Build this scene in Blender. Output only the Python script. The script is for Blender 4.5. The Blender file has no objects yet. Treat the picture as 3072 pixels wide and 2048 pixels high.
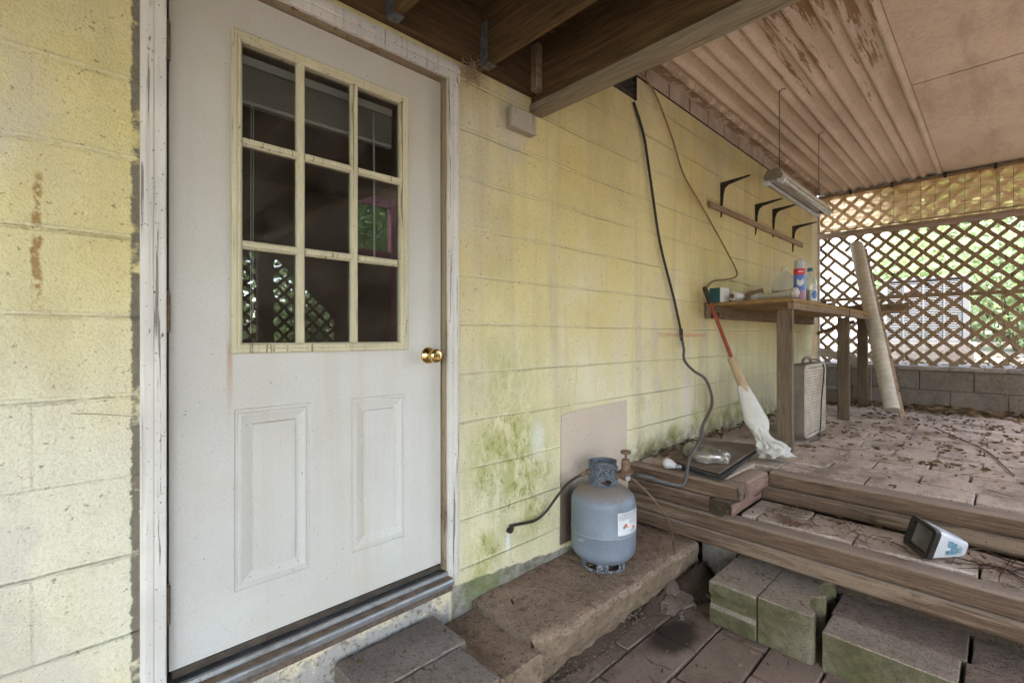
import bpy, bmesh, math, random
from mathutils import Vector, Matrix, noise as mnoise
R = math.radians
random.seed(7)
scene = bpy.context.scene
col = scene.collection

# ------------------------------------------------------------------ camera
cam_d = bpy.data.cameras.new('camera')
cam = bpy.data.objects.new('camera', cam_d); col.objects.link(cam)
cam.location = (0, 0, 1.35)
cam.rotation_euler = (R(90), 0, R(46.17 - 90))
cam_d.sensor_width = 36; cam_d.lens = 16.58; cam_d.shift_y = -0.0046
cam_d.clip_start = 0.02; cam_d.clip_end = 1000
scene.camera = cam

# ------------------------------------------------------------------ sky, sun, exposure
world = bpy.data.worlds.new('World'); scene.world = world; world.use_nodes = True
wn = world.node_tree; wn.nodes.clear()
SUN_EL, SUN_AZ = 58, 214          # azimuth measured clockwise from +Y
sky = wn.nodes.new('ShaderNodeTexSky'); sky.sky_type = 'NISHITA'; sky.sun_disc = False
sky.sun_elevation = R(SUN_EL); sky.sun_rotation = R(SUN_AZ)
sky.dust_density = 1.5; sky.air_density = 1.0
hs = wn.nodes.new('ShaderNodeHueSaturation'); hs.inputs['Saturation'].default_value = 0.75
bg = wn.nodes.new('ShaderNodeBackground'); bg.inputs['Strength'].default_value = 0.15
wo = wn.nodes.new('ShaderNodeOutputWorld')
wn.links.new(sky.outputs[0], hs.inputs['Color']); wn.links.new(hs.outputs[0], bg.inputs[0]); wn.links.new(bg.outputs[0], wo.inputs[0])
sun_d = bpy.data.lights.new('sun', 'SUN'); sun_d.energy = 1.5; sun_d.angle = R(10); sun_d.color = (1, .98, .95)
sun = bpy.data.objects.new('sun', sun_d); col.objects.link(sun)
az, el = R(SUN_AZ), R(SUN_EL)
sdir = Vector((math.sin(az) * math.cos(el), math.cos(az) * math.cos(el), math.sin(el)))
sun.rotation_euler = sdir.to_track_quat('Z', 'Y').to_euler()
sun.location = sdir * 30
vs = scene.view_settings
vs.view_transform = 'Standard'; vs.look = 'None'; vs.gamma = 1; vs.exposure = 3.97

# ------------------------------------------------------------------ material helpers
class NT:
    def __init__(s, name):
        s.m = bpy.data.materials.new(name); s.m.use_nodes = True
        s.t = s.m.node_tree; s.t.nodes.clear(); s._pos = None; s._xyz = None
    def n(s, typ, **kw):
        nd = s.t.nodes.new(typ)
        for k, v in kw.items(): setattr(nd, k, v)
        return nd
    def put(s, sock, v):
        if isinstance(v, bpy.types.NodeSocket): s.t.links.new(v, sock)
        elif v is not None:
            if isinstance(v, (tuple, list)) and len(v) == 3 and sock.type == 'RGBA': v = (*v, 1)
            sock.default_value = v
    def pos(s):
        if s._pos is None: s._pos = s.n('ShaderNodeNewGeometry').outputs['Position']
        return s._pos
    def obj(s): return s.n('ShaderNodeTexCoord').outputs['Object']
    def nz(s):
        x = s.n('ShaderNodeSeparateXYZ'); s.put(x.inputs[0], s.n('ShaderNodeNewGeometry').outputs['Normal']); return x.outputs[2]
    def xyz(s, v=None):
        x = s.n('ShaderNodeSeparateXYZ'); s.put(x.inputs[0], v or s.pos()); return x.outputs
    def scale(s, v, sc):
        m = s.n('ShaderNodeMapping'); s.put(m.inputs[0], v); m.inputs['Scale'].default_value = sc; return m.outputs[0]
    def noise(s, sc, det=4, rough=.55, v=None, dist=0, out=0):
        nd = s.n('ShaderNodeTexNoise')
        v = v if v is not None else s.pos()
        if isinstance(sc, tuple): v = s.scale(v, sc); sc = 1
        s.put(nd.inputs['Vector'], v); nd.inputs['Scale'].default_value = sc
        nd.inputs['Detail'].default_value = det; nd.inputs['Roughness'].default_value = rough; nd.inputs['Distortion'].default_value = dist
        return nd.outputs[out]
    def voro(s, sc, v=None, feature='F1', out='Distance'):
        nd = s.n('ShaderNodeTexVoronoi', feature=feature)
        v = v if v is not None else s.pos()
        if isinstance(sc, tuple): v = s.scale(v, sc); sc = 1
        s.put(nd.inputs['Vector'], v); nd.inputs['Scale'].default_value = sc
        return nd.outputs[out]
    def rng(s, v, a, b, c=0., d=1., smooth=True):
        nd = s.n('ShaderNodeMapRange', interpolation_type='SMOOTHSTEP' if smooth else 'LINEAR')
        s.put(nd.inputs[0], v)
        for i, q in enumerate((a, b, c, d)): s.put(nd.inputs[1 + i], q)
        return nd.outputs[0]
    def ma(s, op, a, b=None, c=None):
        nd = s.n('ShaderNodeMath', operation=op); s.put(nd.inputs[0], a); s.put(nd.inputs[1], b)
        if c is not None: s.put(nd.inputs[2], c)
        return nd.outputs[0]
    def mul(s, a, b): return s.ma('MULTIPLY', a, b)
    def add(s, a, b): return s.ma('ADD', a, b)
    def mix(s, f, a, b, mode='MIX'):
        nd = s.n('ShaderNodeMix', data_type='RGBA', blend_type=mode)
        s.put(nd.inputs[0], f); s.put(nd.inputs[6], a); s.put(nd.inputs[7], b); return nd.outputs[2]
    def ramp(s, f, stops):
        nd = s.n('ShaderNodeValToRGB'); s.put(nd.inputs[0], f); e = nd.color_ramp.elements
        while len(e) < len(stops): e.new(.5)
        for el_, (p, c) in zip(e, stops): el_.position = p; el_.color = (*c, 1)
        return nd.outputs[0]
    def bump(s, h, dist=.005, strength=1, prev=None):
        nd = s.n('ShaderNodeBump'); s.put(nd.inputs['Height'], h); nd.inputs['Distance'].default_value = dist
        nd.inputs['Strength'].default_value = strength; s.put(nd.inputs['Normal'], prev); return nd.outputs[0]
    def rnd(s): return s.n('ShaderNodeObjectInfo').outputs['Random']
    def out(s, sh): s.put(s.n('ShaderNodeOutputMaterial').inputs[0], sh); return s.m
    def pr(s, color, rough=.8, normal=None, metal=0, spec=.3, **kw):
        p = s.n('ShaderNodeBsdfPrincipled'); s.put(p.inputs['Base Color'], color); s.put(p.inputs['Roughness'], rough)
        s.put(p.inputs['Normal'], normal); p.inputs['Metallic'].default_value = metal; p.inputs['Specular IOR Level'].default_value = spec
        for k, v in kw.items(): s.put(p.inputs[k.replace('_', ' ')], v)
        return p.outputs[0]
    def simple(s, *a, **k): return s.out(s.pr(*a, **k))

def plain(name, c, rough=.6, metal=0, var=.18, spec=.4, dirt=.35, sc=18):
    n = NT(name)
    a = n.mix(n.rng(n.noise(sc, 5), .3, .7), c, tuple(x * (1 - var) for x in c))
    sp = n.rng(n.noise(sc * 9, 3), .6, .72)
    a = n.mix(n.mul(sp, dirt), a, (.07, .05, .035))
    a = n.mix(n.mul(n.rng(n.noise(sc * .35, 6, .65), .5, .75), dirt), a, (.13, .095, .065))
    return n.simple(a, n.rng(n.noise(sc, 4), .3, .7, rough * .85, min(1, rough * 1.2)), n.bump(n.noise(sc * 10, 3), .0006), metal, spec)

def wood(name, c1, c2, axis='x', dark=.5, rough=.8, band=22, worn=None, dust=None):
    """grain running along one world axis"""
    n = NT(name)
    lo, hi = 2.8, 52.0
    sc = {'x': (lo, hi, hi), 'y': (hi, lo, hi), 'z': (hi, hi, lo)}[axis]
    q = n.noise(tuple(v * .35 for v in sc), 4, .6)
    g = n.noise(sc, 6, .65, dist=2.2)
    ring = n.ma('SINE', n.mul(n.add(q, n.mul(n.noise(3, 2), .12)), band * 2.2))
    a = n.mix(n.rng(g, .3, .72), c1, c2)
    a = n.mix(n.mul(n.rng(ring, .1, .95), dark), a, tuple(v * .42 for v in c1))
    a = n.mix(n.mul(n.rng(n.noise(2.2, 5, .6), .45, .75), .5), a, tuple(v * .6 for v in c2))
    if worn: a = n.mix(n.rng(n.noise((sc[0] * .25, sc[1] * .25, sc[2] * .25), 6, .7), .52, .6), a, worn)
    kn = n.voro((4.2, 4.2, 4.2)); a = n.mix(n.mul(n.rng(kn, .13, .04), .6), a, tuple(v * .3 for v in c1))
    crack = n.rng(n.noise(tuple(v * .8 for v in sc), 3, .5), .64, .70)
    a = n.mix(n.mul(crack, .7), a, tuple(v * .25 for v in c1))
    if dust:      # settled dust on faces that look up
        a = n.mix(n.mul(n.rng(n.add(n.nz(), n.mul(n.ma('SUBTRACT', n.noise(11, 5, .7), .5), .5)), .45, .95), .78), a, dust)
        a = n.mix(n.rng(n.noise(110, 3), .63, .69, 0, .7), a, tuple(v * .25 for v in c1))
        a = n.mix(n.rng(n.noise((sc[0] * .5, sc[1] * .3, sc[2] * .3), 6, .75), .56, .64, 0, .65), a, tuple(v * .45 for v in c2))
    b = n.bump(n.add(n.mul(g, .7), n.mul(crack, -1.2)), .004)
    return n.simple(a, rough, b, 0, .25)

def concrete(name, c, green=0., dirt=.5, speck=.6):
    """mottled cement; moss grows on upright faces when green > 0"""
    n = NT(name)
    a = n.mix(n.rng(n.noise(5, 6, .6), .3, .7), c, tuple(v * .7 for v in c))
    a = n.mix(n.mul(n.rng(n.rnd(), 0, 1, smooth=False), .3), a, tuple(v * .72 for v in c))
    a = n.mix(n.mul(n.rng(n.noise(1.9, 6, .7), .48, .7), dirt), a, (.10, .065, .045))
    a = n.mix(n.rng(n.noise(230, 2), .62, .7, 0, .55), a, tuple(min(1, v * 1.35) for v in c))
    ag = n.voro(130, out='Color'); agx = n.xyz(ag)[0]
    a = n.mix(.22, a, n.mix(agx, tuple(v * .45 for v in c), tuple(min(1, v * 1.45) for v in c)))
    a = n.mix(n.mul(n.rng(n.noise(26, 6, .75), .5, .66), dirt * .9), a, (.075, .05, .036))
    a = n.mix(n.mul(n.rng(n.noise(95, 3, .6), .6, .66), speck), a, (.04, .028, .02))
    a = n.mix(n.mul(n.rng(n.noise((60, 60, 60), 4, .7, dist=2), .61, .66), speck), a, (.045, .028, .02))
    if green:
        up = n.rng(n.nz(), .25, .7, 1, 0)
        gm = n.mul(n.mul(up, green), n.rng(n.noise(4, 5, .6), .2, .65, .3, .85))
        gc = n.mix(n.rng(n.noise(30, 4), .35, .65), (.052, .052, .014), (.098, .09, .032))
        a = n.mix(gm, a, gc)
    h = n.add(n.add(n.mul(n.noise(120, 3), 1.2), n.mul(n.noise(28, 6, .7), 1.4)), n.mul(agx, .25))
    return n.simple(a, .92, n.bump(h, .006), 0, .15)

# ------------------------------------------------------------------ mesh helpers
def lerp(a, b, t): return tuple(x + (y - x) * t for x, y in zip(a, b))
def smooth_path(pts, k=6):
    P = [Vector(p) for p in pts]; out = []
    for i in range(len(P) - 1):
        p0, p1, p2, p3 = P[max(i - 1, 0)], P[i], P[i + 1], P[min(i + 2, len(P) - 1)]
        for j in range(k):
            t = j / k
            out.append(.5 * ((2 * p1) + (p2 - p0) * t + (2 * p0 - 5 * p1 + 4 * p2 - p3) * t * t + (3 * p1 - p0 - 3 * p2 + p3) * t ** 3))
    out.append(P[-1]); return out

class MB:
    def __init__(s): s.v = []; s.f = []; s.mi = []; s.cur = 0
    def add(s, vs_, fs, M=None):
        o = len(s.v)
        s.v += [tuple(M @ Vector(p)) if M else tuple(p) for p in vs_]
        s.f += [tuple(o + i for i in f) for f in fs]; s.mi += [s.cur] * len(fs)
        return s
    def box(s, x0, x1, y0, y1, z0, z1, M=None):
        return s.add([(x0, y0, z0), (x1, y0, z0), (x1, y1, z0), (x0, y1, z0), (x0, y0, z1), (x1, y0, z1), (x1, y1, z1), (x0, y1, z1)],
                     [(0, 3, 2, 1), (4, 5, 6, 7), (0, 1, 5, 4), (1, 2, 6, 5), (2, 3, 7, 6), (3, 0, 4, 7)], M)
    def bar(s, a, b, w, h, up=(0, 0, 1)):
        a, b = Vector(a), Vector(b); d = (b - a); L = d.length; d.normalize()
        u = Vector(up); sd = d.cross(u).normalized(); u = sd.cross(d).normalized()
        M = Matrix((( d.x, sd.x, u.x, a.x), (d.y, sd.y, u.y, a.y), (d.z, sd.z, u.z, a.z), (0, 0, 0, 1)))
        return s.box(0, L, -w / 2, w / 2, -h / 2, h / 2, M)
    def tube(s, pts, r, seg=8, k=0, cap=True):
        P = smooth_path(pts, k) if k else [Vector(p) for p in pts]
        rr = r if callable(r) else (lambda t: r)
        ref = Vector((.3, .2, 1)).normalized(); o = len(s.v); n = len(P)
        for i, p in enumerate(P):
            d = (P[min(i + 1, n - 1)] - P[max(i - 1, 0)])
            d = d.normalized() if d.length > 1e-9 else Vector((0, 0, 1))
            a = d.cross(ref)
            if a.length < 1e-3: a = d.cross(Vector((1, 0, 0)))
            a.normalize(); b = d.cross(a)
            q = rr(i / (n - 1))
            for j in range(seg):
                t = 2 * math.pi * j / seg; s.v.append(tuple(p + (a * math.cos(t) + b * math.sin(t)) * q))
        fs = []
        for i in range(n - 1):
            for j in range(seg):
                j2 = (j + 1) % seg; fs.append((o + i * seg + j, o + i * seg + j2, o + (i + 1) * seg + j2, o + (i + 1) * seg + j))
        if cap: fs.append(tuple(o + j for j in range(seg))[::-1]); fs.append(tuple(o + (n - 1) * seg + j for j in range(seg)))
        s.f += fs; s.mi += [s.cur] * len(fs); return s
    def lathe(s, prof, M=None, seg=32, cap=True):
        vs_, fs = [], []
        for (r, z) in prof:
            for j in range(seg):
                t = 2 * math.pi * j / seg; vs_.append((r * math.cos(t), r * math.sin(t), z))
        n = len(prof)
        for i in range(n - 1):
            for j in range(seg):
                j2 = (j + 1) % seg; fs.append((i * seg + j, i * seg + j2, (i + 1) * seg + j2, (i + 1) * seg + j))
        if cap: fs.append(tuple(range(seg))[::-1]); fs.append(tuple((n - 1) * seg + j for j in range(seg)))
        return s.add(vs_, fs, M)
    def prism(s, poly, d0, d1, fn):
        """poly of 2-D points, extruded between depths; fn(u, v, d) -> point"""
        n = len(poly)
        vs_ = [fn(u, v, d0) for u, v in poly] + [fn(u, v, d1) for u, v in poly]
        fs = [tuple(range(n))[::-1], tuple(range(n, 2 * n))] + [(i, (i + 1) % n, n + (i + 1) % n, n + i) for i in range(n)]
        return s.add(vs_, fs)
    def grid(s, nu, nv, fn):
        vs_ = [fn(i / nu, j / nv) for j in range(nv + 1) for i in range(nu + 1)]
        fs = [(j * (nu + 1) + i, j * (nu + 1) + i + 1, (j + 1) * (nu + 1) + i + 1, (j + 1) * (nu + 1) + i) for j in range(nv) for i in range(nu)]
        return s.add(vs_, fs)
    def build(s, name, mats, parent=None, bevel=0, smooth=False, rough=None, sharp=40, seg=1, cuts=0, solid=0):
        me = bpy.data.meshes.new(name)
        off = Vector((0, 0, 0))
        if parent is not None:
            off = parent.location.copy()
            if parent.parent: off += parent.parent.location
        me.from_pydata([tuple(Vector(p) - off) for p in s.v], [], s.f)
        ms = mats if isinstance(mats, (list, tuple)) else [mats]
        for m in ms: me.materials.append(m)
        me.polygons.foreach_set('material_index', s.mi)
        bm = bmesh.new(); bm.from_mesh(me)
        bmesh.ops.recalc_face_normals(bm, faces=bm.faces)
        if cuts: bmesh.ops.subdivide_edges(bm, edges=[e for e in bm.edges if e.calc_length() > cuts], cuts=max(1, 1), use_grid_fill=True)
        if bevel:
            ed = [e for e in bm.edges if len(e.link_faces) == 2 and e.calc_face_angle(0) > R(30)]
            bmesh.ops.bevel(bm, geom=ed, offset=bevel, segments=seg, affect='EDGES', profile=.6, clamp_overlap=True)
        if rough:
            amt, sc, target = rough
            for _ in range(5):
                ed = [e for e in bm.edges if e.calc_length() > target]
                if not ed: break
                bmesh.ops.subdivide_edges(bm, edges=ed, cuts=1, use_grid_fill=True)
            bmesh.ops.triangulate(bm, faces=[f for f in bm.faces if len(f.verts) > 4])
            for v in bm.verts:
                w = v.co + off
                v.co += mnoise.noise_vector(w * sc) * amt + mnoise.noise_vector(w * sc * 3.1) * amt * .45
        bm.to_mesh(me); bm.free()
        if smooth or bevel or rough:
            me.polygons.foreach_set('use_smooth', [True] * len(me.polygons))
            me.set_sharp_from_angle(angle=R(sharp))
        o = bpy.data.objects.new(name, me); col.objects.link(o)
        if parent is not None: o.parent = parent
        if solid:
            md = o.modifiers.new('thickness', 'SOLIDIFY'); md.thickness = solid; md.offset = 0
        return o

def tag(o, label=None, cat=None, group=None, kind=None):
    if label: o['label'] = label
    if cat: o['category'] = cat
    if group: o['group'] = group
    if kind: o['kind'] = kind
    return o
def thing(name, loc, label, cat, group=None):
    o = bpy.data.objects.new(name, None); col.objects.link(o); o.location = loc
    o.empty_display_size = .1
    return tag(o, label, cat, group)
def copy_tree(o, parent=None):
    c = o.copy(); col.objects.link(c)
    if parent is not None: c.parent = parent
    for ch in o.children: copy_tree(ch, c)
    return c
def clip_poly(poly, clip):
    """convex clip (counter-clockwise clip polygon)"""
    out = poly
    for i in range(len(clip)):
        a, b = clip[i], clip[(i + 1) % len(clip)]; inp, out = out, []
        side = lambda p: (b[0] - a[0]) * (p[1] - a[1]) - (b[1] - a[1]) * (p[0] - a[0])
        for j in range(len(inp)):
            p, q = inp[j], inp[(j + 1) % len(inp)]; sp, sq = side(p), side(q)
            if sp >= 0: out.append(p)
            if (sp > 0) != (sq > 0) and abs(sp - sq) > 1e-9:
                t = sp / (sp - sq); out.append((p[0] + (q[0] - p[0]) * t, p[1] + (q[1] - p[1]) * t))
        if not out: return []
    return out
# ------------------------------------------------------------------ materials of the place
WY = 1.555                       # face of the block wall
def wall_material():
    n = NT('yellow_block_paint'); x, y, z = n.xyz()
    wob = n.noise(3.2, 3)
    zz = n.add(z, n.mul(n.ma('SUBTRACT', wob, .5), .012))
    fr = n.ma('FRACT', n.ma('DIVIDE', n.ma('SUBTRACT', zz, 1.40 - .1016), .2032))      # .5 = bed joint
    dz = n.mul(n.ma('SUBTRACT', fr, .5), .2032)
    ad = n.ma('ABSOLUTE', dz)
    lip = n.rng(n.ma('ABSOLUTE', n.ma('SUBTRACT', dz, .006)), 0, .008, 1, 0)
    groove = n.rng(n.ma('ABSOLUTE', n.add(dz, .003)), 0, .006, 1, 0)
    groove = n.mul(groove, n.rng(n.noise((2.2, 1, 6), 4, .6), .36, .66, .12, .85))
    row = n.ma('FLOOR', n.ma('DIVIDE', n.ma('SUBTRACT', zz, 1.40), .2032))
    par = n.ma('MODULO', n.ma('ABSOLUTE', row), 2)
    hx = n.add(n.add(x, .043), n.mul(par, .203))
    hd = n.ma('ABSOLUTE', n.mul(n.ma('SUBTRACT', n.ma('FRACT', n.ma('DIVIDE', n.add(hx, .203), .406)), .5), .406))
    head = n.mul(n.rng(hd, 0, .007, 1, 0), n.rng(n.noise((1.3, 1, 1.3), 3), .42, .6, .1, .8))
    # paint
    a = n.mix(n.rng(n.noise(1.3, 5, .6), .3, .7), (.62, .51, .215), (.68, .585, .315))
    a = n.mix(n.rng(n.noise(.8, 4, .6), .50, .66, 0, .62), a, (.56, .50, .44))
    a = n.mix(n.mul(n.rng(n.noise((1.1, 1, .8), 5, .65), .5, .72), .5), a, (.70, .66, .52))
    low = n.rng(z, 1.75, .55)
    a = n.mix(n.mul(low, .45), a, (.76, .745, .63))  # paler towards the foot: the cooler light low down, painted into the colour
    streak = n.mul(n.rng(n.noise((9, 1, .55), 5, .65), .46, .74), n.rng(x, 1.0, 1.4, .25, .75))
    a = n.mix(n.mul(streak, .62), a, (.38, .335, .225))
    pink = n.mul(n.rng(n.noise((5, 1, .9), 5, .65), .50, .68), n.mul(n.rng(x, 2.0, 2.6), n.rng(z, 1.7, 1.1)))
    a = n.mix(n.mul(pink, .7), a, (.68, .60, .54))
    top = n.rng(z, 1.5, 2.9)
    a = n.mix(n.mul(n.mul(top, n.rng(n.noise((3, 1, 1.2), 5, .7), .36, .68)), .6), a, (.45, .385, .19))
    a = n.mix(n.mul(n.rng(n.noise((2.6, 1, 2.2), 7, .72), .5, .68), .35), a, (.43, .36, .20))
    # rust coloured dribbles on the left
    drib = n.mul(n.rng(n.noise((24, 1, 2.4), 4, .6), .66, .74), n.rng(n.noise(1.7, 3), .45, .6))
    a = n.mix(n.mul(drib, .5), a, (.48, .30, .11))
    nest = n.mul(n.rng(n.ma('ABSOLUTE', n.add(n.add(x, .037), n.mul(n.ma('SUBTRACT', n.noise((6, 1, 22), 5, .7), .5), .03))), .011, .004), n.mul(n.rng(z, 1.40, 1.44), n.rng(z, 1.74, 1.72)))
    a = n.mix(n.mul(nest, n.rng(n.noise((30, 1, 30), 4, .7), .42, .56)), a, (.33, .20, .075))
    # moss
    def blob(px, pz, rx, rz, s=1.):
        v = n.n('ShaderNodeCombineXYZ')
        n.put(v.inputs[0], n.ma('DIVIDE', n.ma('SUBTRACT', x, px), rx)); n.put(v.inputs[1], n.ma('DIVIDE', n.ma('SUBTRACT', z, pz), rz))
        L = n.n('ShaderNodeVectorMath', operation='LENGTH'); n.put(L.inputs[0], v.outputs[0])
        return n.mul(n.rng(L.outputs['Value'], 1, .15), s)
    mo = None
    for b in [(1.48, .78, .40, .46, 1.0), (1.68, .70, .13, .1, 1), (1.33, .40, .14, .20, 1), (1.62, .55, .26, .3, .8), (2.72, .63, .22, .10, .95), (3.03, .68, .16, .12, 1),
              (3.33, .74, .10, .14, 1), (2.62, .93, .06, .10, .6), (4.1, .73, .55, .13, 1.0), (4.9, .72, .4, .12, .8), (1.95, .95, .25, .2, .4), (3.7, .72, .2, .1, .6), (1.45, 1.15, .35, .35, .6), (2.3, .62, .3, .12, .5)]:
        t = blob(*b); mo = t if mo is None else n.ma('MAXIMUM', mo, t)
    mz = n.ma('MINIMUM', n.mul(n.mul(mo, 1.25), n.rng(n.noise((13, 1, 7), 6, .75), .33, .60)), 1)
    mcol = n.mix(n.noise(25, 4), (.34, .335, .105), (.45, .435, .20))
    a = n.mix(n.mul(mz, .9), a, mcol)
    a = n.mix(n.mul(n.mul(n.rng(mo, .35, .9), n.rng(n.noise((30, 1, 24), 4, .7), .52, .66)), .7), a, (.17, .20, .03))
    # efflorescence: a pale oval beside the panel and a run below the pipe stub
    a = n.mix(n.mul(blob(1.665, .86, .075, .14), .8), a, (.66, .66, .58))
    a = n.mix(n.mul(blob(1.468, .415, .02, .07), .9), a, (.72, .76, .80))
    # red chalk
    def band(z0, x0, x1, w):
        e = n.mul(n.rng(n.ma('ABSOLUTE', n.ma('SUBTRACT', z, z0)), w, w * .35), n.mul(n.rng(x, x0 - .03, x0 + .05), n.rng(x, x1 + .01, x1 - .02)))
        return n.mul(e, n.rng(n.noise((7, 1, 60), 4), .3, .6, .25, 1))
    a = n.mix(n.mul(band(1.362, 2.8, 3.53, .019), .65), a, (.55, .20, .15))
    a = n.mix(n.mul(band(1.74, 2.8, 3.68, .04), .22), a, (.60, .28, .2))
    # dirt in the joints, painted lip highlights, dirt near the terrace, specks
    a = n.mix(n.mul(n.mul(groove, n.rng(n.noise((3, 1, 5), 4), .5, .66)), .22), a, (.24, .19, .10))
    a = n.mix(n.mul(lip, .28), a, (.78, .73, .55))  # painted highlight along the lip above each bed joint
    a = n.mix(n.mul(head, .12), a, (.30, .25, .15))
    foot = n.mul(n.mul(n.rng(z, .78, .61), n.rng(x, 2.3, 2.6)), n.rng(n.noise(9, 5, .7), .35, .6))
    a = n.mix(n.mul(foot, .75), a, (.10, .07, .045))
    a = n.mix(n.mul(n.rng(n.noise(75, 3, .6), .655, .70), .65), a, (.13, .09, .05))
    a = n.mix(n.rng(n.noise((21, 1, 16), 5, .75, dist=3), .69, .71, 0, .85), a, (.06, .035, .02))
    a = n.mix(n.rng(n.noise(210, 2), .46, .72, 0, .28), a, (.32, .26, .15))
    a = n.mix(n.rng(n.noise(95, 3, .6), .54, .70, 0, .16), a, (.36, .30, .17))
    a = n.mix(n.mul(n.mul(n.rng(n.noise((1.7, 1, .9), 5, .65), .42, .66), n.mul(n.rng(x, 1.2, 1.6), n.rng(x, 3.9, 2.6))), n.mul(n.rng(z, .7, 1.1), n.mul(n.rng(z, 2.1, 1.5), .7))), a, (.74, .70, .60))
    a = n.mix(n.mul(n.rng(n.noise((2.4, 1, 1.6), 4, .6), .58, .70), .45), a, (.50, .45, .42))
    # bare block: strip beside the door casing, concrete at the foot
    edge = n.mul(n.ma('SUBTRACT', n.noise((14, 1, 34), 6, .8), .5), .030)
    xe = n.add(x, edge)
    strip = n.mul(n.rng(xe, .131, .136), n.rng(x, .20, .19))
    strip = n.mul(strip, n.rng(n.noise((8, 1, 11), 4, .7), .34, .46))
    bare = n.mix(n.noise(26, 5, .7), (.11, .09, .07), (.26, .23, .17))
    a = n.mix(strip, a, bare)
    ze = n.add(z, n.mul(n.ma('SUBTRACT', n.noise((9, 1, 12), 6, .7), .5), .05))
    base = n.mul(n.rng(n.add(ze, n.mul(n.ma('SUBTRACT', x, 1.2), .085)), .333, .323), n.rng(x, 1.14, 1.16))
    under = n.mul(n.rng(z, .40, .39), n.rng(x, 1.15, 1.13))
    ug = n.mix(n.rng(n.add(n.noise((6, 1, 9), 6, .7), n.mul(n.ma('SUBTRACT', z, .285), 3.0)), .45, .6), (.36, .33, .31), (.62, .53, .38))
    ug = n.mix(n.rng(n.noise(60, 5, .7), .5, .66, 0, .75), ug, (.13, .09, .055))
    cg = n.mix(n.rng(n.noise(18, 5, .7), .35, .62), (.13, .125, .08), (.30, .27, .24))
    cg = n.mix(n.mul(blob(1.33, .28, .18, .12), .6), cg, (.14, .17, .04))
    a = n.mix(base, a, cg); a = n.mix(under, a, ug)
    h = n.add(n.mul(lip, .5), n.mul(groove, -1)); h = n.add(h, n.mul(head, -.35))
    h = n.mul(h, n.ma('SUBTRACT', 1, n.ma('MAXIMUM', base, under)))
    b1 = n.bump(h, .006)
    b2 = n.bump(n.add(n.noise(170, 3), n.mul(n.noise(30, 4), .8)), .004, 1, b1)
    return n.simple(a, .75, b2, 0, .25)

def door_material():
    n = NT('white_door_paint'); x, y, z = n.xyz()
    a = n.mix(n.rng(n.noise(1.5, 5), .3, .7), (.56, .54, .515), (.48, .455, .42))
    st = n.rng(n.noise((13, 1, .5), 5, .65), .48, .75)
    a = n.mix(n.mul(st, .5), a, (.47, .41, .31))
    a = n.mix(n.rng(n.noise(2.6, 6, .65), .48, .72, 0, .4), a, (.50, .455, .385))
    a = n.mix(n.rng(n.noise(170, 2), .48, .72, 0, .16), a, (.3, .26, .2))
    up = n.rng(z, 1.0, 2.3)
    a = n.mix(n.mul(n.mul(up, n.rng(n.noise((2, 1, 1), 5, .6), .25, .65)), .5), a, (.42, .36, .275))  # shade under the deck painted in: upper door darker and warmer
    rust = n.mul(n.rng(n.ma('ABSOLUTE', n.ma('SUBTRACT', x, .365)), .012, .002), n.mul(n.rng(z, 1.05, 1.3), n.rng(z, 1.36, 1.30)))
    a = n.mix(n.mul(rust, .6), a, (.36, .20, .10))
    rs2 = n.mul(n.rng(n.noise((40, 1, 2.2), 4), .68, .74), n.rng(n.noise(2.1, 3), .5, .62))
    a = n.mix(n.mul(rs2, .5), a, (.38, .24, .14))
    a = n.mix(n.rng(n.noise(95, 3, .6), .685, .71, 0, .7), a, (.10, .07, .05))
    a = n.mix(n.rng(n.noise((22, 1, 22), 4, .75, dist=3), .715, .73, 0, .8), a, (.05, .03, .02))
    return n.simple(a, .5, n.bump(n.noise(180, 2), .0006), 0, .35)

def trim_material(name, c, peel=.5, flake=.645):
    n = NT(name)
    g = n.noise((70, 70, 1.3), 5, .7)
    a = n.mix(n.rng(n.noise(4, 5), .3, .7), c, tuple(v * .84 for v in c))
    a = n.mix(n.mul(n.rng(g, .5, .7), peel), a, tuple(v * .55 for v in c))
    cr = n.rng(n.noise((90, 90, 2.6), 4, .6), .62, .66)
    a = n.mix(n.mul(cr, .7), a, (.09, .06, .04))
    fl = n.rng(n.noise((26, 26, 7), 6, .7), flake, flake + .015)
    a = n.mix(fl, a, (.20, .11, .065))
    a = n.mix(n.rng(n.noise(110, 3), .67, .70, 0, .8), a, (.06, .04, .03))
    return n.simple(a, .7, n.bump(n.add(n.mul(fl, -1), n.mul(cr, -.8)), .0025), 0, .25)

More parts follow.
